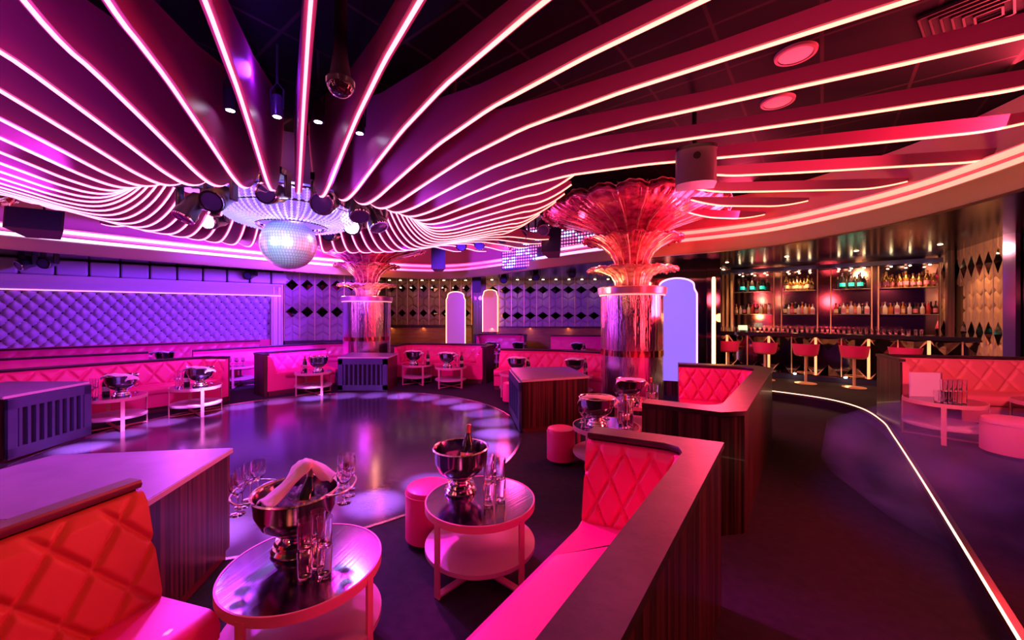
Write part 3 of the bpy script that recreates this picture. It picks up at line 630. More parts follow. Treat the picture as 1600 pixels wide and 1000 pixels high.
# ------------------------------------------------------------------ plinth boxes
def plinth(name, label, quad, h, louvre=None, face_m=M_wood):
    cx = sum(q[0] for q in quad)/4; cy = sum(q[1] for q in quad)/4; r = thing(name, label, 'box counter', (cx, cy, 0))
    Q = [(x-cx, y-cy) for x, y in quad]; s = lambda k: [(x*k, y*k) for x, y in Q]
    MB().prism(s(.98), .07, h-.035).build('body', face_m, r, smooth=False)
    MB().prism(s(.95), 0, .07).build('plinth_base', mat('plinth_red', (.12, .02, .03), .5), r, smooth=False)
    MB().prism(s(1.0), h-.035, h).build('top_slab', M_slab, r, smooth=False)
    tr = MB()
    for i in range(4):
        a = Vector(Q[i]); b = Vector(Q[(i+1) % 4]); t = (b-a).normalized(); L = (b-a).length; n = Vector((t.y, -t.x))
        c = (a+b)/2
        if n.dot(c) < 0: n = -n
        tr.box((c.x+n.x*.002, c.y+n.y*.002, h-.018), (L, .006, .03), atan2(t.y, t.x))
    tr.build('edge_trim', M_trim, r, smooth=False)
    if louvre is not None:
        i = louvre; a = Vector(Q[i]); b = Vector(Q[(i+1) % 4]); t = (b-a).normalized(); L = (b-a).length; n = Vector((t.y, -t.x)); c = (a+b)/2
        if n.dot(c) < 0: n = -n
        ang = atan2(t.y, t.x)
        MB().box((c.x-n.x*.0, c.y-n.y*.0, h/2), (L*.97, .01, h-.1), ang).build('vent_opening', M_void, r, smooth=False)
        fr_ = MB(); 
        for z, hh in ((.09, .12), (h-.1, .12)): fr_.box((c.x+n.x*.02, c.y+n.y*.02, z), (L*.98, .035, hh), ang)
        for sg in (-1, 1): q = c+t*sg*(L*.49-.05); fr_.box((q.x+n.x*.02, q.y+n.y*.02, h/2), (.1, .035, h-.09), ang)
        fr_.build('louvre_frame', M_dblue, r, smooth=False)
        for k in range(9): q = a+t*(L*(.14+.72*k/8)); MB().box((q.x+n.x*.02, q.y+n.y*.02, h/2), (.035, .03, h-.18), ang).build('slat', M_dblue, r, smooth=False)
    return r
plinth('box_counter', 'low wooden box counter with a violet lit slab top in the left foreground', [(-1.96, 2.78), (-3.05, 2.64), (-3.2, 1.70), (-1.82, 1.88)], .76)
plinth('louvred_box', 'low striped wooden box with louvred left side, to the right of the dance floor', [(.14, 5.62), (1.16, 5.98), (1.0, 7.05), (-.02, 6.9)], .76, 3)
plinth('louvred_box', 'dark box with louvred front at the foot of the far shell-topped column', [(-3.78, 8.62), (-2.69, 8.62), (-2.72, 9.45), (-3.9, 9.65)], .76, 0)
plinth('louvred_box', 'dark louvred box at the left edge, facing the dance floor', [(-5.77, 4.5), (-5.86, 5.5), (-7.0, 5.5), (-7.0, 4.4)], .76, 0)
# ------------------------------------------------------------------ sofas
def quilt(u, v, cw, ch, amp):
    a = u/cw+v/ch; b = u/cw-v/ch; return amp*min(1, 2.8*min(abs(sin(pi*a)), abs(sin(pi*b))))**.75
def sofa(label, outer, side, h=.95, w=.22, r=.18, z0=0, lean=.11, depth=.57, seat=.45, cw=.2, ch=.30, amp=.028, back_m=None, seat_m=None, ds=.025, splits=(), group=None, wall_m=None, ledge_m=None, name='banquette_sofa'):
    P = inset(outer, side, w); cx, cy = P[0].x, P[0].y; t = thing(name, label, 'sofa', (cx, cy, z0), 0, group)
    P = [(p.x-cx, p.y-cy) for p in P]; fr = make_path(P, side, r, ds); back_m = back_m or M_leather; seat_m = seat_m or M_leather
    co = make_path(P, side, r, .25)
    sweep(co, [(-w+.012, 0), (-w+.012, h-.04), (-.02, h-.04), (-.02, 0)]).build('outer_panel', wall_m or M_wood, t)
    sweep(co, [(-w, h-.035), (-w, h), (.012, h), (.02, h-.018), (.012, h-.035)]).build('ledge', ledge_m or M_ledge, t, ang=50)
    # quilted backrest
    zt = h-.045; zb_ = seat-.03; nv = max(8, int((zt-zb_)/ds)); mb = MB(); vs = []
    for f, s in fr:
        for j in range(nv+1):
            v = j/nv; edge = min(1, v*8, (1-v)*8+.15); d = lean*(1-v)**1.0+.02+quilt(s, (zt-zb_)*v, cw, ch, amp)*edge
            if j == nv: d = .0
            p = f(d); vs.append((p.x, p.y, zb_+(zt-zb_)*v))
    m = nv+1; fs = [[i*m+j, (i+1)*m+j, (i+1)*m+j+1, i*m+j+1] for i in range(len(fr)-1) for j in range(nv)]
    nb = len(vs)
    for f, s in (fr[0], fr[-1]):
        for z in (zb_, zt): p = f(-.015); vs.append((p.x, p.y, z))
    fs.append([nb]+[j for j in range(m)]+[nb+1]); fs.append([nb+2]+[(len(fr)-1)*m+j for j in range(m)]+[nb+3])
    mb.add(vs, fs).build('backrest', back_m, t, ang=70)
    st = [(lean-.02, seat-.13), (depth-.01, seat-.13), (depth+.005, seat-.11), (depth+.008, seat-.05), (depth-.01, seat-.012), (depth-.05, seat), (lean-.02, seat+.004)]
    sweep(co, st).build('seat_cushion', seat_m, t, ang=60)
    sweep(co, [(-.02, .1), (depth-.02, .1), (depth-.02, seat-.125), (lean-.01, seat-.125), (lean-.01, seat-.02), (-.02, seat-.02)]).build('seat_base', back_m, t)
    sweep(co, [(0, 0), (depth-.07, 0), (depth-.07, .1), (0, .1)]).build('plinth_base', mat('plinth_red', (.12, .02, .03), .5), t)
    return t
sofa('foreground magenta quilted booth with a broad dark ledge, nearest on the right', [(.55, 2.65), (1.235, 2.31), (.25, .912), (-.55, -.23)], -1, r=.12, cw=.155, ch=.30, amp=.03, ds=.008, w=.15)
sofa('second quilted booth beside the aisle, behind the foreground magenta booth', [(1.09, 3.34), (1.72, 2.94), (3.75, 5.67), (2.55, 6.1)], 1, r=.2, w=.18, cw=.2, ch=.34, amp=.034, ds=.012)
sofa('orange-red quilted sofa end in the bottom left corner', [(-1.735, 1.80), (-1.835, 1.42), (-2.2, .1)], 1, h=.955, w=.06, r=0, cw=.21, ch=.27, amp=.024, depth=.46, back_m=M_orange, ds=.007, ledge_m=mat('ledge_red', (.12, .03, .04), .3))
sofa('pink quilted curved sofa on the left of the dance floor, behind two bowl tables', [(-7.95, 5.45), (-7.7, 5.75), (-6.95, 6.75), (-6.0, 7.8), (-5.5, 7.75)], -1, h=.87, w=.07, r=.25, cw=.3, ch=.40, ds=.015, amp=.036)
sofa('pink sofa with dark wooden end, left of the far louvred box', [(-5.05, 8.05), (-5.6, 8.5), (-4.55, 9.6)], -1, h=.87, w=.1, r=.25, cw=.26, ch=.36, ds=.024, amp=.04)
sofa('far pink sofa with dark wooden right end, right of the far shell-topped column', [(-3.1, 10.1), (-2.95, 10.95), (-.4, 10.5), (-.62, 9.6)], -1, h=.9, w=.12, r=.3, cw=.26, ch=.36, ds=.03, amp=.04)
sofa('long pink sofa behind the louvred box right of the dance floor', [(-.25, 9.45), (1.2, 9.1), (2.6, 8.3)], -1, h=.88, w=.1, r=0, cw=.28, ch=.4, ds=.03, amp=.04)
sofa('farthest red sofa against the back wall below the padded panels', [(-1.3, 13.3), (-1.25, 14.0), (.5, 13.8), (.5, 13.1)], -1, h=1.0, w=.12, r=.3, cw=.2, ch=.3, ds=.06)
sofa('short red sofa at the back wall, right of the farthest one', [(1.3, 13.4), (3.4, 13.3)], -1, h=.98, w=.1, r=0, cw=.2, ch=.3, ds=.06)
sofa('long red sofa behind the pink sofa with the dark wooden end', [(-7.7, 9.55), (-5.6, 11.9), (-4.6, 12.2)], -1, h=.83, w=.08, r=.3, cw=.2, ch=.3, ds=.05)
sofa('red sofa row behind the curved pink sofa on the left', [(-11.6, 5.9), (-8.2, 8.95)], -1, h=.85, w=.08, r=0, cw=.25, ch=.3, ds=.05)
sofa('quilted wall bench under the tufted violet wall', [(-13.4, 7.0), (-7.5, 11.8)], -1, h=.92, w=.06, r=0, cw=.3, ch=.4, ds=.035, amp=.04)
sofa('raised coral quilted sofa on the carpet platform at the right edge', [(5.12, 5.25), (5.45, 5.95), (7.8, 5.35)], -1, h=.92, w=.05, r=.08, z0=.18, cw=.28, ch=.36, ds=.013, amp=.032, back_m=mat('coral_leather', (.74, .15, .2), .45), seat_m=mat('coral_leather', (.74, .15, .2), .45))
# ------------------------------------------------------------------ round two-tier tables
def round_table(loc, rz, label, R=.36, h=.48):
    t = thing('side_table', label, 'side table', loc, rz, None)
    MB().lathe([(.001, h-.012), (R-.008, h-.012), (R-.008, h-.002), (.001, h-.002)], 64).build('mirror_top', M_tabletop, t)
    MB().lathe([(R-.009, h-.045), (R, h-.045), (R, h), (R-.009, h), (R-.009, h-.045)], 64, caps=False).build('rim', M_table, t)
    MB().lathe([(.001, .17), (R-.004, .17), (R, .175), (R, .2), (R-.006, .203), (.001, .203)], 64).build('lower_shelf', M_shelf, t)
    for k in range(4):
        a = pi/2*k; MB().box(((R-.004)*cos(a), (R-.004)*sin(a), h/2-.01), (.012, .045, h-.03), a).build('leg', M_table, t)
    MB().box((0, 0, .02), (2*R-.01, .045, .012)).box((0, 0, .0215), (.045, 2*R-.01, .012)).build('cross_base', M_table, t)
    return t
M_tabletop = mat('table_mirror', (.22, .18, .32), .13, metal=1, bump=((2, 60, 1), .05))
T = {}
tabs = [('T1', (-1.02, 1.95, 0), 'front round two-tier table holding the tilted wine bowl with glass racks', 1.35),
 ('T2', (-.21, 2.63, 0), 'round two-tier table with a silver punch bowl, beside the foreground magenta booth', .85),
 ('T3', (1.03, 4.35, 0), 'round table left of the second booth, nearer of its two', .8), ('T4', (1.72, 5.5, 0), 'round table inside the second booth, farther of its two', .6),
 ('T5', (5.22, 4.8, .18), 'round two-tier table in the haze on the raised carpet platform', .75), ('T6', (6.4, 4.65, .18), 'round table cut by the right edge of the picture', .4),
 ('TA', (-5.9, 5.9, 0), 'left of the two bowl tables before the curved pink sofa', 1.0), ('TB', (-5.35, 6.72, 0), 'right of the two bowl tables before the curved pink sofa', .9),
 ('TC', (-4.2, 8.4, 0), 'round table before the pink sofa with the dark wooden end', .9), ('TD', (-6.45, 9.3, 0), 'small round table before the long red sofa, in the gap between the two pink ones', .4),
 ('TE', (-2.3, 9.62, 0), 'round table just right of the far louvred box', .6), ('TF', (-1.42, 9.2, 0), 'round table before the far pink sofa with the wooden right end', .9),
 ('TG', (.1, 8.2, 0), 'round table behind the louvred box, left one of two', .5), ('TH', (1.25, 7.95, 0), 'round table behind the louvred box, right one of two', .5),
 ('TI', (-.65, 12.6, 0), 'table before the farthest red sofa, left of two', .5), ('TJ', (.2, 12.5, 0), 'table before the farthest red sofa, right of two', .5), ('TK', (2.0, 12.2, 0), 'table before the short red back-wall sofa', .5)]
for i, (k, loc, lb, rz) in enumerate(tabs): T[k] = round_table(loc, rz, lb) if i == 0 else dup(T['T1'], loc, rz, lb)
for k, loc, _, _ in tabs: T[k+'p'] = loc
# ------------------------------------------------------------------ stools
def stool(loc, R, h, label, m):
    r = thing('round_stool', label, 'stool', loc)
    MB().lathe([(.001, 0), (R-.03, 0), (R-.03, .05), (.001, .05)], 32).build('base', M_black, r)
    MB().lathe([(.001, .045), (R, .045), (R, h-.04), (R-.012, h-.012), (R-.05, h), (.001, h+.004)], 48).build('padded_body', m, r)
    MB().lathe([(R, h-.05), (R+.004, h-.046), (R, h-.042)], 48, caps=False).build('piping', m, r)
    return r
stool((-.62, 2.98, 0), .175, .42, 'red round stool half hidden behind the punch bowl table', M_leather)
stool((.56, 4.55, 0), .16, .40, 'red round stool standing alone beside the louvred box', M_leather)
stool((-.05, 7.55, 0), .13, .40, 'small pink stool peeking out behind the louvred box', M_leather)
stool((5.35, 4.22, .18), .25, .40, 'large coral stool at the right edge, in front of the hazy table', mat('coral_leather', (.74, .15, .2), .45))
# ------------------------------------------------------------------ tableware
def bowl(loc, label, R=.185, tilt=None, sc=1, fluted=True):
    b = thing('punch_bowl', label, 'bowl', loc, random.uniform(0, 1)); b.scale = (sc,)*3
    pr = [(.055, .085), (.10, .105), (.15, .15), (.178, .215), (.185, .29), (.190, .298), (.183, .300), (.176, .285), (.168, .215), (.14, .155), (.09, .118), (.001, .108)]
    MB().lathe(pr, 72, fn=lambda r, z, a: (r*(1+(.012*sin(14*a+z*45) if fluted and .1 < z < .25 else 0)), z)).build('bowl_body', M_bowl, b)
    MB().lathe([(.001, 0), (.105, 0), (.11, .012), (.10, .028), (.085, .034), (.095, .045), (.088, .058), (.066, .066), (.06, .075), (.066, .085), (.04, .092)], 56).build('foot', M_chrome, b)
    MB().lathe([(.186, .293), (.193, .298), (.186, .305), (.180, .298)], 64, caps=False).build('rim', M_trimw, b)
    return b
M_bowl = mat('bowl_silver', (.38, .27, .38), .14, metal=1); M_trimw = mat('polished_rim', (.95, .85, .92), .2, metal=1)
def tumbler_mesh():
    return MB().lathe([(.001, .004), (.027, .0), (.030, .006), (.035, .135), (.0325, .135), (.027, .014), (.001, .012)], 40, fn=lambda r, z, a: (r*(1+.035*cos(20*a)*(1 if .004 < z < .11 and r > .0285 else 0)), z))
def wine_mesh():
    return MB().lathe([(.001, 0), (.034, .001), (.034, .003), (.005, .01), (.0035, .02), (.0035, .085), (.012, .095), (.034, .125), (.038, .15), (.032, .195), (.0305, .195), (.036, .15), (.032, .127), (.008, .098), (.001, .096)], 24)
tm = tumbler_mesh().build('tumbler', M_glass); tm.location = (-1.03, 1.72, .48); tag(tm, 'bottom glass of the front left stack of cut tumblers on the front table', 'glass'); first = [True]
def tumblers(loc, n, labels, gap=.075):
    for i in range(n):
        if first[0]: o = tm; first[0] = False
        else: o = tm.copy(); COL.objects.link(o)
        o.location = (loc[0], loc[1], loc[2]+.136*i); o.rotation_euler = (0, 0, random.uniform(0, 3)); o['label'] = labels[i] if isinstance(labels, (list, tuple)) else labels
        if not isinstance(labels, (list, tuple)) : o['group'] = labels.split(',')[0][:50]
a = D(476, 905, 1.63)
for (x, y), nm in (((-.955, 1.83), 'left'), ((-.875, 1.85), 'right'), ((-.935, 1.91), 'rear')):
    tumblers((x, y, .48), 2, ['bottom cut tumbler of the %s stack on the front table' % nm, 'top cut tumbler of the %s stack on the front table' % nm], .098)
for (x, y), nm in (((-.148, 2.53), 'left'), ((-.075, 2.60), 'right'), ((-.155, 2.66), 'rear')):
    tumblers((x, y, .48), 2, ['bottom cut tumbler of the %s stack beside the punch bowl' % nm, 'top cut tumbler of the %s stack beside the punch bowl' % nm], .098)
wg = wine_mesh().build('wine_glass', M_glass); tag(wg, 'wine glass hanging in the left wire rack of the tilted bowl, nearest', 'glass'); wfirst = [True]
def wine(loc, label, group=None, rz=0):
    if wfirst[0]: o = wg; wfirst[0] = False
    else: o = wg.copy(); COL.objects.link(o)
    o.location = loc; o['label'] = label
    if group: o['group'] = group
    return o
# front bowl with wire glass racks
B1 = (-1.125, 2.07, .48)
b1 = bowl(B1, 'large silver wine bowl with wire glass racks on the front table', fluted=False); b1.scale = (1.08, 1.08, 1.0); b1.rotation_euler = (0, 0, .25)
for sg, nm in ((-1, 'left'), (1, 'right')):
    pth = [(sg*.155, -.11, .305), (sg*.205, -.125, .31), (sg*.255, -.07, .315), (sg*.268, .02, .315), (sg*.245, .09, .315), (sg*.20, .14, .315), (sg*.13, .14, .305)]
    MB().tube([tuple(p) for p in catmull(pth, 6)], .005, 8).build('wire_rack', M_trimw, b1)
    MB().tube([(sg*.19*cos(q), .19*sin(q), .306) for q in [-.75+1.5*i/10 for i in range(11)]], .004, 6).build('rack_rail', M_trimw, b1)
    for i, (u, v) in enumerate(((.225, -.065), (.235, .01), (.225, .085), (.2, .11))):
        c = b1.rotation_euler.to_matrix() @ Vector((sg*u*1.08, v*1.08, 0))
        wine((B1[0]+c.x, B1[1]+c.y, .48+.235), 'wine glass in the %s wire rack of the front bowl, %s' % (nm, ['nearest', 'outermost', 'farthest', 'innermost'][i]))
bottle('champagne bottle lying in the ice of the front bowl, wrapped in a pink napkin', 'champagne', (B1[0]+.05, B1[1]-.06, .62), sc=.95, tilt=(radians(-38), radians(2), radians(12)), lab_m=mat('orange_label', (.8, .3, .1), .5))
def napkin(pts, wd, label, z=0, name='linen_napkin'):
    P = catmull([Vector(p) for p in pts], 6); vs = []; n = len(P)
    for i, p in enumerate(P):
        q = P[min(i+1, n-1)]-P[max(i-1, 0)]; s = Vector((-q.y, q.x, 0)); s = s.normalized() if s.length > 1e-4 else Vector((1, 0, 0))
        for k in range(7): u = (k/6-.5); vs.append(p+s*u*wd*(1+.2*sin(i*.5))+Vector((0, 0, -.022*(abs(u)*2)**1.8+.006*sin(k*2+i*.6))))
    o = MB().add(vs, [[i*7+k, (i+1)*7+k, (i+1)*7+k+1, i*7+k+1] for i in range(n-1) for k in range(6)]).build(name, M_linen, ang=80)
    m = o.modifiers.new('thick', 'SOLIDIFY'); m.thickness = .004; m.offset = 1
    return tag(o, label, 'napkin')
napkin([(-1.21, 1.92, .785), (-1.185, 1.96, .80), (-1.13, 2.06, .87), (-1.105, 2.11, .915), (-1.08, 2.14, .905), (-1.0, 2.15, .845), (-.95, 2.14, .825)], .105, 'pink-lit napkin draped over the bottle in the front bowl')
random.seed(3); ice = MB()
for i in range(70):
    a_, r_ = random.uniform(0, 6.28), .15*sqrt(random.random()); ice.box((r_*cos(a_), r_*sin(a_), .24+random.uniform(-.015, .02)), (.028, .028, .028), rot=Matrix.Rotation(random.random()*3, 3, Vector((random.random(), random.random(), 1)).normalized()))
o = ice.build('ice_cubes', M_ice, smooth=False); o.location = (B1[0], B1[1], .48); tag(o, 'ice cubes filling the front wine bowl', 'ice'); o['kind'] = 'stuff'
# second bowl
B2 = (-.355, 2.74, .48)
bowl(B2, 'fluted silver punch bowl on the table beside the foreground booth')
bottle('champagne bottle standing in the fluted punch bowl on the second table', 'champagne', (B2[0]+.03, B2[1]+.04, .605), sc=.98, tilt=(radians(-14), radians(3), 0), lab_m=mat('gold_label', (.85, .5, .2), .4, metal=.5))
# booth tables
def tableset(p, nm, bx=-.08, by=.02, tall=True, nap=True, tumb=3, wines=4, bottleside=1, first_=None):
    b = bowl((p[0]+bx, p[1]+by, p[2]+.48), 'silver punch bowl on %s' % nm, fluted=False, sc=1.02)
    x, y, z = p[0]+bx, p[1]+by, p[2]+.48
    if nap: napkin([(x-.20, y-.02, z+.27), (x-.17, y-.03, z+.315), (x-.06, y-.06, z+.335), (x+.08, y-.07, z+.33), (x+.18, y-.04, z+.31), (x+.21, y-.05, z+.25)], .13, 'white napkin over the bowl on %s' % nm)
    for i in range(tumb):
        q = (p[0]+bottleside*(.17+.07*(i % 2)), p[1]-.12+.06*(i//2)+.03*i, z); 
        tumblers(q, 2, 'stacked cut tumbler on %s' % nm, .098)
    for i in range(wines):
        a_ = -1.2+.75*i; wine((p[0]-.0+.27*cos(a_+2.5), p[1]+.26*sin(a_+2.5), z), 'wine glass on %s' % nm, 'wine glasses on %s' % nm[:40])
    bottle('bottle beside the bowl on %s' % nm, 'champagne', (p[0]+bottleside*.24, p[1]+.1, z), lab_m=cream)
tableset(T['T3p'], 'the nearer table left of the second booth', -.1, 0)
tableset(T['T4p'], 'the farther table inside the second booth', -.08, 0)
tableset(T['TAp'], 'the left table before the curved pink sofa', .09, 0, bottleside=-1, tumb=2)
tableset(T['TBp'], 'the right table before the curved pink sofa', .07, 0, bottleside=-1, tumb=2)
tableset(T['TCp'], 'the table before the pink sofa with dark wooden end', .1, 0, bottleside=-1, nap=False, tumb=1, wines=1)
tableset(T['TEp'], 'the table right of the far louvred box', -.08, 0, tumb=1, wines=2)
tableset(T['TFp'], 'the table before the far pink wooden-ended sofa', -.08, 0, tumb=1, wines=2)
tableset(T['TGp'], 'the left table behind the louvred box', 0, 0, tumb=1, wines=2)
tableset(T['THp'], 'the right table behind the louvred box', 0, 0, tumb=1, wines=2)
tableset(T['TIp'], 'the left table before the farthest sofa', 0, 0, tumb=0, wines=1)
tableset(T['TJp'], 'the right table before the farthest sofa', 0, 0, tumb=1, wines=1)
tableset(T['TKp'], 'the table before the short back-wall sofa', 0, 0, tumb=1, wines=1)
for i in range(8): wine((T['TDp'][0]-.2+.055*i, T['TDp'][1]-.05*(i % 3), .48), 'glass on the small table before the long red sofa', 'glasses on the small table before the long red sofa')
for i in range(9): tumblers((5.03+.055*(i % 5), 4.62+.07*(i//5), .66), 2 if i < 5 else 1, 'clear tumbler in the cluster on the hazy platform table, in front of the upright board', .098)
mbd = thing('upright_board', 'pink-tinted upright board standing behind the glasses on the platform table', 'board', (5.18, 4.98, .66), radians(-6))
MB().box((0, 0, .15), (.34, .02, .30)).build('board_face', mat('board_pink_tint', (.8, .5, .75), .5), mbd); MB().box((.18, .02, .15), (.02, .06, .30)).build('shadow_gap_strip', mat('shadow_gap_strip', (.25, .05, .1), .5), mbd)  # pink light put into the face colour, shadow gap into the dark strip
# items on the far bench tables at left
for i, (x, y) in enumerate(((-9.6, 8.2), (-8.35, 9.35))):
    t = dup(T['T1'], (x, y, .12 if 0 else 0), .5, 'table behind the red sofa row at the left, %s' % ['left one', 'right one'][i])
    nm = 'the %s table under the tufted wall' % ['left', 'right'][i]
    for k in range(6): wine((x-.2+.08*k, y-.05*(k % 3), .48), 'wine glass on %s' % nm, 'wine glasses on %s' % nm)
    bowl((x+.08, y+.1, .48), 'bowl on %s' % nm, fluted=False)
    napkin([(x-.2, y, .74), (x-.1, y-.02, .80), (x+.1, y-.02, .82), (x+.3, y, .80)], .1, 'white napkin over the bowl on %s' % nm)
# ------------------------------------------------------------------ stage fixtures
def head_proto(loc, label, glow=False, sc=1, aim=(0, 0, -1), top=3.74):
    r = thing('moving_head_light', label, 'stage light', loc); r.scale = (sc,)*3
    MB().box((0, 0, -.04), (.26, .22, .08)).build('base', M_fix, r, bevel=.01)
    MB().lathe([(.02, 0), (.02, max(.1, (top-loc[2])/sc))], 8).build('hanging_clamp', M_fix, r)
    for s in (-1, 1): MB().box((s*.14, 0, -.19), (.035, .1, .24)).build('yoke_arm', M_fix, r, bevel=.01)
    q = Vector((0, 0, 1)).rotation_difference(Vector(aim).normalized()).to_matrix()
    h = MB().lathe([(.03, -.17), (.08, -.15), (.105, -.06), (.105, .06), (.12, .1), (.12, .16), (.1, .17)], 24, (0, 0, -.27), rot=q).build('lamp_head', M_fix, r)
    c = Vector((0, 0, -.27))+q @ Vector((0, 0, .172))
    MB().lathe([(.001, 0), (.095, 0), (.095, .006), (.001, .012)], 24, tuple(c), rot=q).build('lens', M_white if glow else M_lens, h)
    MB().lathe([(.098, -.005), (.115, -.005), (.115, .012), (.098, .012), (.098, -.005)], 24, tuple(c), rot=q, caps=False).build('lens_ring', M_chrome, h)
    return r
M_fix = mat('fixture_black', (.03, .03, .05), .3, coat=.3); M_lens = mat('lamp_lens', (.08, .06, .2), .05, coat=1)
heads = [((300, 320), 4.6, (-.3, -.5, -1), 0, 'left of the chandelier, lowest of the left pair'), ((345, 305), 4.25, (.1, -1, -.6), 0, 'big one at the left rim of the chandelier'), ((430, 300), 4.0, (0, -1, -.25), 0, 'hanging directly in front of the chandelier'),
 ((512, 312), 4.1, (.1, -1, -.4), 0, 'at the right rim of the chandelier'), ((560, 318), 4.7, (.3, -.5, -1), 0, 'right of the chandelier, with a black body'), ((585, 335), 5.0, (.5, -.3, -1), 0, 'outermost on the right of the chandelier'),
 ((340, 342), 5.9, (-.1, -1, -.35), 1, 'with a bright white beam, left below the chandelier rim'), ((555, 350), 5.7, (.1, -1, -.35), 1, 'with a bright white beam, right below the chandelier rim'), ((380, 362), 6.9, (0, -1, -.2), 0, 'far one behind the mirror ball, left side'), ((520, 364), 6.9, (0, -1, -.2), 0, 'far one behind the mirror ball, right side'),
 ((78, 408), 8.6, (.3, -1, -.3), 0, 'mounted above the tufted wall frame at the left'), ((44, 410), 8.9, (-.2, -1, -.5), 0, 'leftmost above the tufted wall frame, reddish'), ((393, 428), 11.6, (0, -1, -.3), 0, 'above the right end of the tufted wall frame'),
 ((722, 378), 8.8, (0, -.8, -.6), 0, 'first in the row before the LED wall, from the left'), ((750, 376), 8.6, (0, -.8, -.6), 0, 'second in the row before the LED wall'), ((785, 366), 8.3, (0, -.8, -.6), 0, 'third in the row before the LED wall'), ((815, 360), 8.0, (0, -.8, -.6), 0, 'fourth in the row before the LED wall'), ((848, 352), 7.6, (0, -.8, -.6), 0, 'fifth in the row before the LED wall'),
 ((787, 432), 12.5, (0, -.8, -.6), 0, 'under the dark side ceiling, leftmost of three there'), ((837, 428), 12.5, (0, -.8, -.6), 0, 'under the dark side ceiling, middle of three'), ((893, 424), 12.5, (0, -.8, -.6), 0, 'under the dark side ceiling, right of three')]
for i, ((px, py), Y, aim, gl, lb) in enumerate(heads):
    c = D(px, py, Y); sc = 1.0 if Y > 4 else .9
    c = (c[0], c[1], c[2]+.25*sc)
    head_proto(c, 'moving stage light %s' % lb, gl, sc, aim, 3.0 if 'tufted' in lb or 'side ceiling' in lb else 3.74)
for i, ((px, py), z) in enumerate((((360, 172), 3.2), ((433, 182), 3.2), ((497, 190), 3.2), ((562, 208), 3.2))):
    c = G(px, py, z); Y = c[1]
    r = thing('pin_spot', 'small hanging pin spot with white glowing lens, %s of four above the chandelier' % ['leftmost', 'second', 'third', 'rightmost'][i], 'spotlight', c)
    MB().lathe([(.03, .16), (.038, .15), (.042, .03), (.045, .0), (.04, -.004)], 16).build('can', M_fix, r); MB().lathe([(.001, -.008), (.036, -.003), (.036, 0)], 16).build('lens', M_white, r)
    MB().tube([(-.045, 0, .05), (-.05, 0, .2), (0, 0, .26), (.05, 0, .2), (.045, 0, .05)], .006, 6).build('bracket', M_fix, r); MB().tube([(0, 0, .25), (0, 0, .56)], .008, 6).build('hanger', M_fix, r)
    lamp('SPOT', (c[0], c[1], c[2]-.03), 25, (.5, .4, 1), (c[0], c[1]+.2, 0), .03, 60)
def dome(px, py, z, R, label):
    c = G(px, py, z); r = thing('ceiling_dome', label, 'dome fixture', c)
    MB().lathe([(R*sin(pi/2*i/10)+1e-4, -R*cos(pi/2*i/10)) for i in range(11)], 28).build('dark_dome', mat('dome_glass', (.03, .015, .03), .05, coat=1), r)
    MB().lathe([(R*1.05, -.01), (R*1.08, .02), (R*.8, .05), (R*.5, .2), (R*.5, 3.74-z)], 28).build('housing', M_fix, r)
dome(532, 132, 3.05, .075, 'dark round dome hanging from a black housing above the chandelier')
dome(706, 190, 3.3, .075, 'dark dome camera between the fins right of centre, nearer one'); dome(803, 240, 3.3, .075, 'dark dome camera between the fins, farther right')
# loudspeakers
def speaker(loc, rz, sz, label, curved=False, tilt=0, hang=.25):
    r = thing('loudspeaker', label, 'loudspeaker', loc, rz); r.rotation_euler = (tilt, 0, rz); a_, b_, c_ = sz
    if curved:
        P = [(-a_/2, b_/2), (a_/2, b_/2), (a_/2, -b_*.2)]+[(a_/2*cos(q), -b_*.2-b_*.3*sin(q)) for q in [pi*i/10 for i in range(1, 10)]]+[(-a_/2, -b_*.2)]
        MB().prism(P, -c_/2, c_/2).build('cabinet', M_spk, r); MB().prism([(x*1.02, y*1.02) for x, y in P], c_/2, c_/2+.03).build('top_cap', M_blackm, r)
        MB().lathe([(.001, 0), (.03, 0), (.032, .006)], 16, (0, -b_/2-.006, c_*.25), rot=Matrix.Rotation(-pi/2, 3, 'X')).build('round_badge', M_blackm, r)
        MB().tube([(0, .1, c_/2), (0, .15, .75)], .02, 8).build('ceiling_arm', M_blackm, r)
    else:
        MB().prism([(-a_/2, -b_/2), (a_/2, -b_/2), (a_*.3, b_/2), (-a_*.3, b_/2)], -c_/2, c_/2).build('cabinet', M_spk, r, bevel=.008)
        MB().box((0, -b_/2-.006, 0), (a_*.92, .012, c_*.94)).build('grille', mat('grille_blue', (.03, .03, .1), .5), r)
        MB().tube([(0, b_*.3, c_/2), (0, b_*.3, c_/2+hang)], .015, 6).build('bracket', M_blackm, r)
M_spk = mat('speaker_paint', (.10, .06, .10), .38, bump=((90, 90, 90), .2))
speaker(D(1087, 264, 3.6), radians(-20), (.33, .28, .30), 'dark curved loudspeaker hanging in front of the big shell-topped column', True)
speaker(D(685, 405, 9.6), radians(10), (.34, .3, .55), 'blue-black loudspeaker hanging right of the far shell-topped column', tilt=radians(-8), hang=.5)
speaker(D(864, 378, 8.45), radians(-18), (.42, .34, .6), 'tilted blue-black loudspeaker before the LED wall', tilt=radians(-14))
speaker(D(62, 350, 6.2), radians(35), (.62, .4, .34), 'dark violet loudspeaker hanging at the left below the ceiling fins', tilt=radians(-12))
speaker(D(745, 445, 13.2), 0, (.3, .3, .5), 'dark loudspeaker above the narrower salmon arched panel')
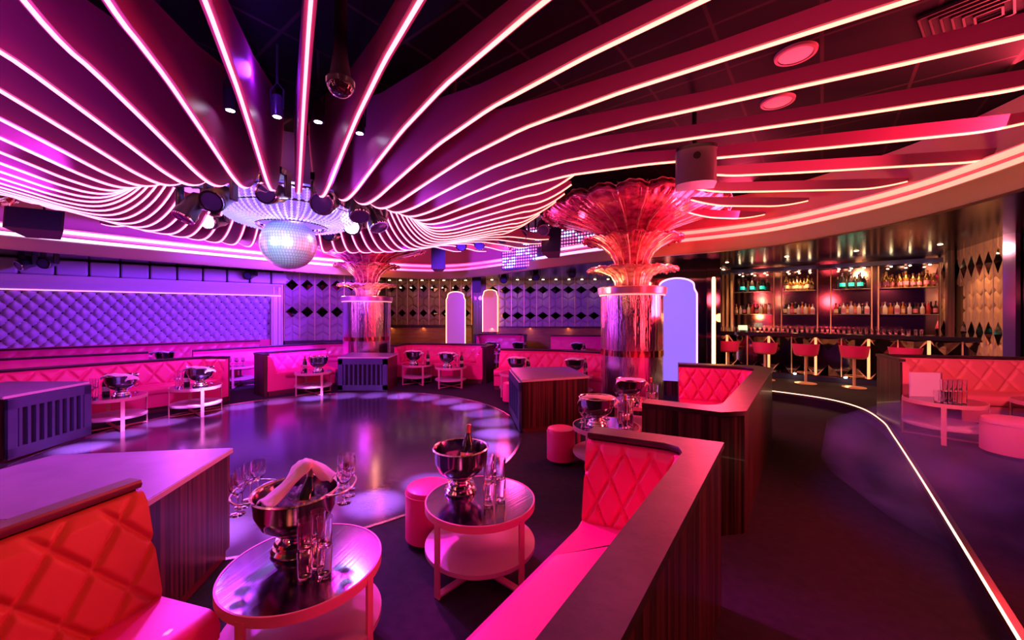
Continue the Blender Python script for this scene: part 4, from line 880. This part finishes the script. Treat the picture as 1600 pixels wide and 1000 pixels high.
# LED wall and truss box
lw = thing('led_wall', 'tilted panels of round white and pink LED lamps above the bronze band', 'light wall', D(855, 382, 9.2), radians(-38)); lw.scale = (1.1, 1, 1.1)
MB().box((0, .06, 0), (2.5, .08, .92)).build('panel_back', M_dblue, lw); dots = [MB(), MB()]
for i in range(38):
    for j in range(13):
        x, z = -1.2+i*.065, -.40+j*.066
        if 14 < i < 22 and j < 6: continue
        dots[(i*7+j*3) % 5 == 0 or (i//6+j//4) % 2].lathe([(.001, -.014), (.019, -.008), (.022, 0)], 6, (x, 0, z), rot=Matrix.Rotation(pi/2, 3, 'X'))
for m_, mb in zip((mat('led_dot_white', (.9, .8, 1), emit=(.7, .5, 1), es=5), mat('led_dot_pink', (.9, .4, .6), emit=(1, .15, .4), es=2.0)), dots):
    o = mb.build('lamp_dots', m_, lw); o['kind'] = 'stuff'
# ceiling speakers, vents
for i, (px, py) in enumerate(((1243, 85), (1215, 159))):
    c = G(px, py, 3.74); r = thing('ceiling_speaker', 'round pink-lit ceiling speaker between the fins, %s one' % ['nearer', 'farther'][i], 'ceiling speaker', c)
    MB().lathe([(.001, -.006), (.115, -.006), (.118, .0), (.12, .01)], 40).build('grille', mat('speaker_grille', (.9, .85, .85), .6), r); MB().lathe([(.118, -.012), (.14, -.01), (.145, .01), (.118, .01)], 40, caps=False).build('ring', mat('speaker_ring', (.5, .25, .3), .5), r)
c = G(1545, 18, 3.74); r = thing('ceiling_vent', 'square ribbed ceiling vent in the top right corner', 'vent', c, radians(38))
MB().box((0, 0, 0), (.62, .62, .01)).build('backing', M_void, r)
for k in range(6):
    s = .30-.048*k; b_ = MB()
    for q in range(4): b_.box((s*cos(pi/2*q), s*sin(pi/2*q), -.012-.002*k), (.012 , 2*s, .02), pi/2*q)
    b_.build('louvre_ring', mat('vent_dark', (.05, .02, .03), .5), r, smooth=False)
c = G(764, 198, 3.72); r = thing('ceiling_vent', 'small violet rectangular ceiling grille between the fins near the centre', 'vent', c, radians(38))
MB().box((0, 0, 0), (.34, .24, .02)).build('frame', M_fix, r); MB().box((0, 0, -.012), (.26, .15, .01)).build('grille', mat('grille_violet', (.4, .25, .6), .5), r)
o = MB().box((D(1145, 340, 6.9)[0], 6.9, 3.37), (.9, .03, .16), -.75).build('wall_vent', mat('vent_red', (.16, .06, .08), .5)); tag(o, 'long ribbed air vent in the red cove wall above the bar', 'vent')
# ------------------------------------------------------------------ added foreground and platform lamps without fixtures, haze
lamp('SPOT', (-.9, .1, 3.0), 20, (1, .24, .08), (-1.75, 1.3, .7), .2, 60)
lamp('SPOT', (-.2, .4, 3.0), 35, (1, .15, .25), (.3, 1.6, .4), .2, 60)
lamp('SPOT', (.9, 3.6, 2.9), 30, (1, .1, .35), (.8, 1.8, .5), .2, 60)
lamp('SPOT', (4.6, 2.6, 3.0), 1000, (1, .15, .22), (5.8, 5.4, .7), .2, 70)
lamp('SPOT', (3.6, 3.0, 2.9), 60, (1, .2, .12), (2.6, 4.6, .5), .2, 70)
lamp('SPOT', (2.6, 4.4, 3.05), 200, (.5, .08, 1), (4.2, 3.0, .4), .1, 60)
hz = MB().lathe([(.001, .02), (.8, .02), (1.15, .4), (1.1, 1.0), (.6, 1.5), (.001, 1.6)], 24).build('haze_cloud', M_black); hz.location = (3.7, 3.0, .0); hz.scale = (.75, 1.2, .6)
tag(hz, 'thin violet stage haze drifting over the platform edge at the right', 'haze'); hz['kind'] = 'stuff'
m = bpy.data.materials.new('haze'); m.use_nodes = True; nt = m.node_tree; nt.nodes.clear(); hz.data.materials[0] = m
vo = nt.nodes.new('ShaderNodeVolumePrincipled'); ou = nt.nodes.new('ShaderNodeOutputMaterial'); nt.links.new(vo.outputs[0], ou.inputs['Volume'])
vo.inputs['Color'].default_value = (.8, .6, 1, 1); tc = nt.nodes.new('ShaderNodeTexCoord'); nz = nt.nodes.new('ShaderNodeTexNoise'); nz.inputs['Scale'].default_value = 1.5; nz.inputs['Detail'].default_value = 3
nt.links.new(tc.outputs['Object'], nz.inputs[0]); mr = nt.nodes.new('ShaderNodeMapRange'); mr.inputs[1].default_value = .42; mr.inputs[2].default_value = .72; mr.inputs[3].default_value = 0; mr.inputs[4].default_value = .9
nt.links.new(nz.outputs['Fac'], mr.inputs[0]); nt.links.new(mr.outputs[0], vo.inputs['Density'])
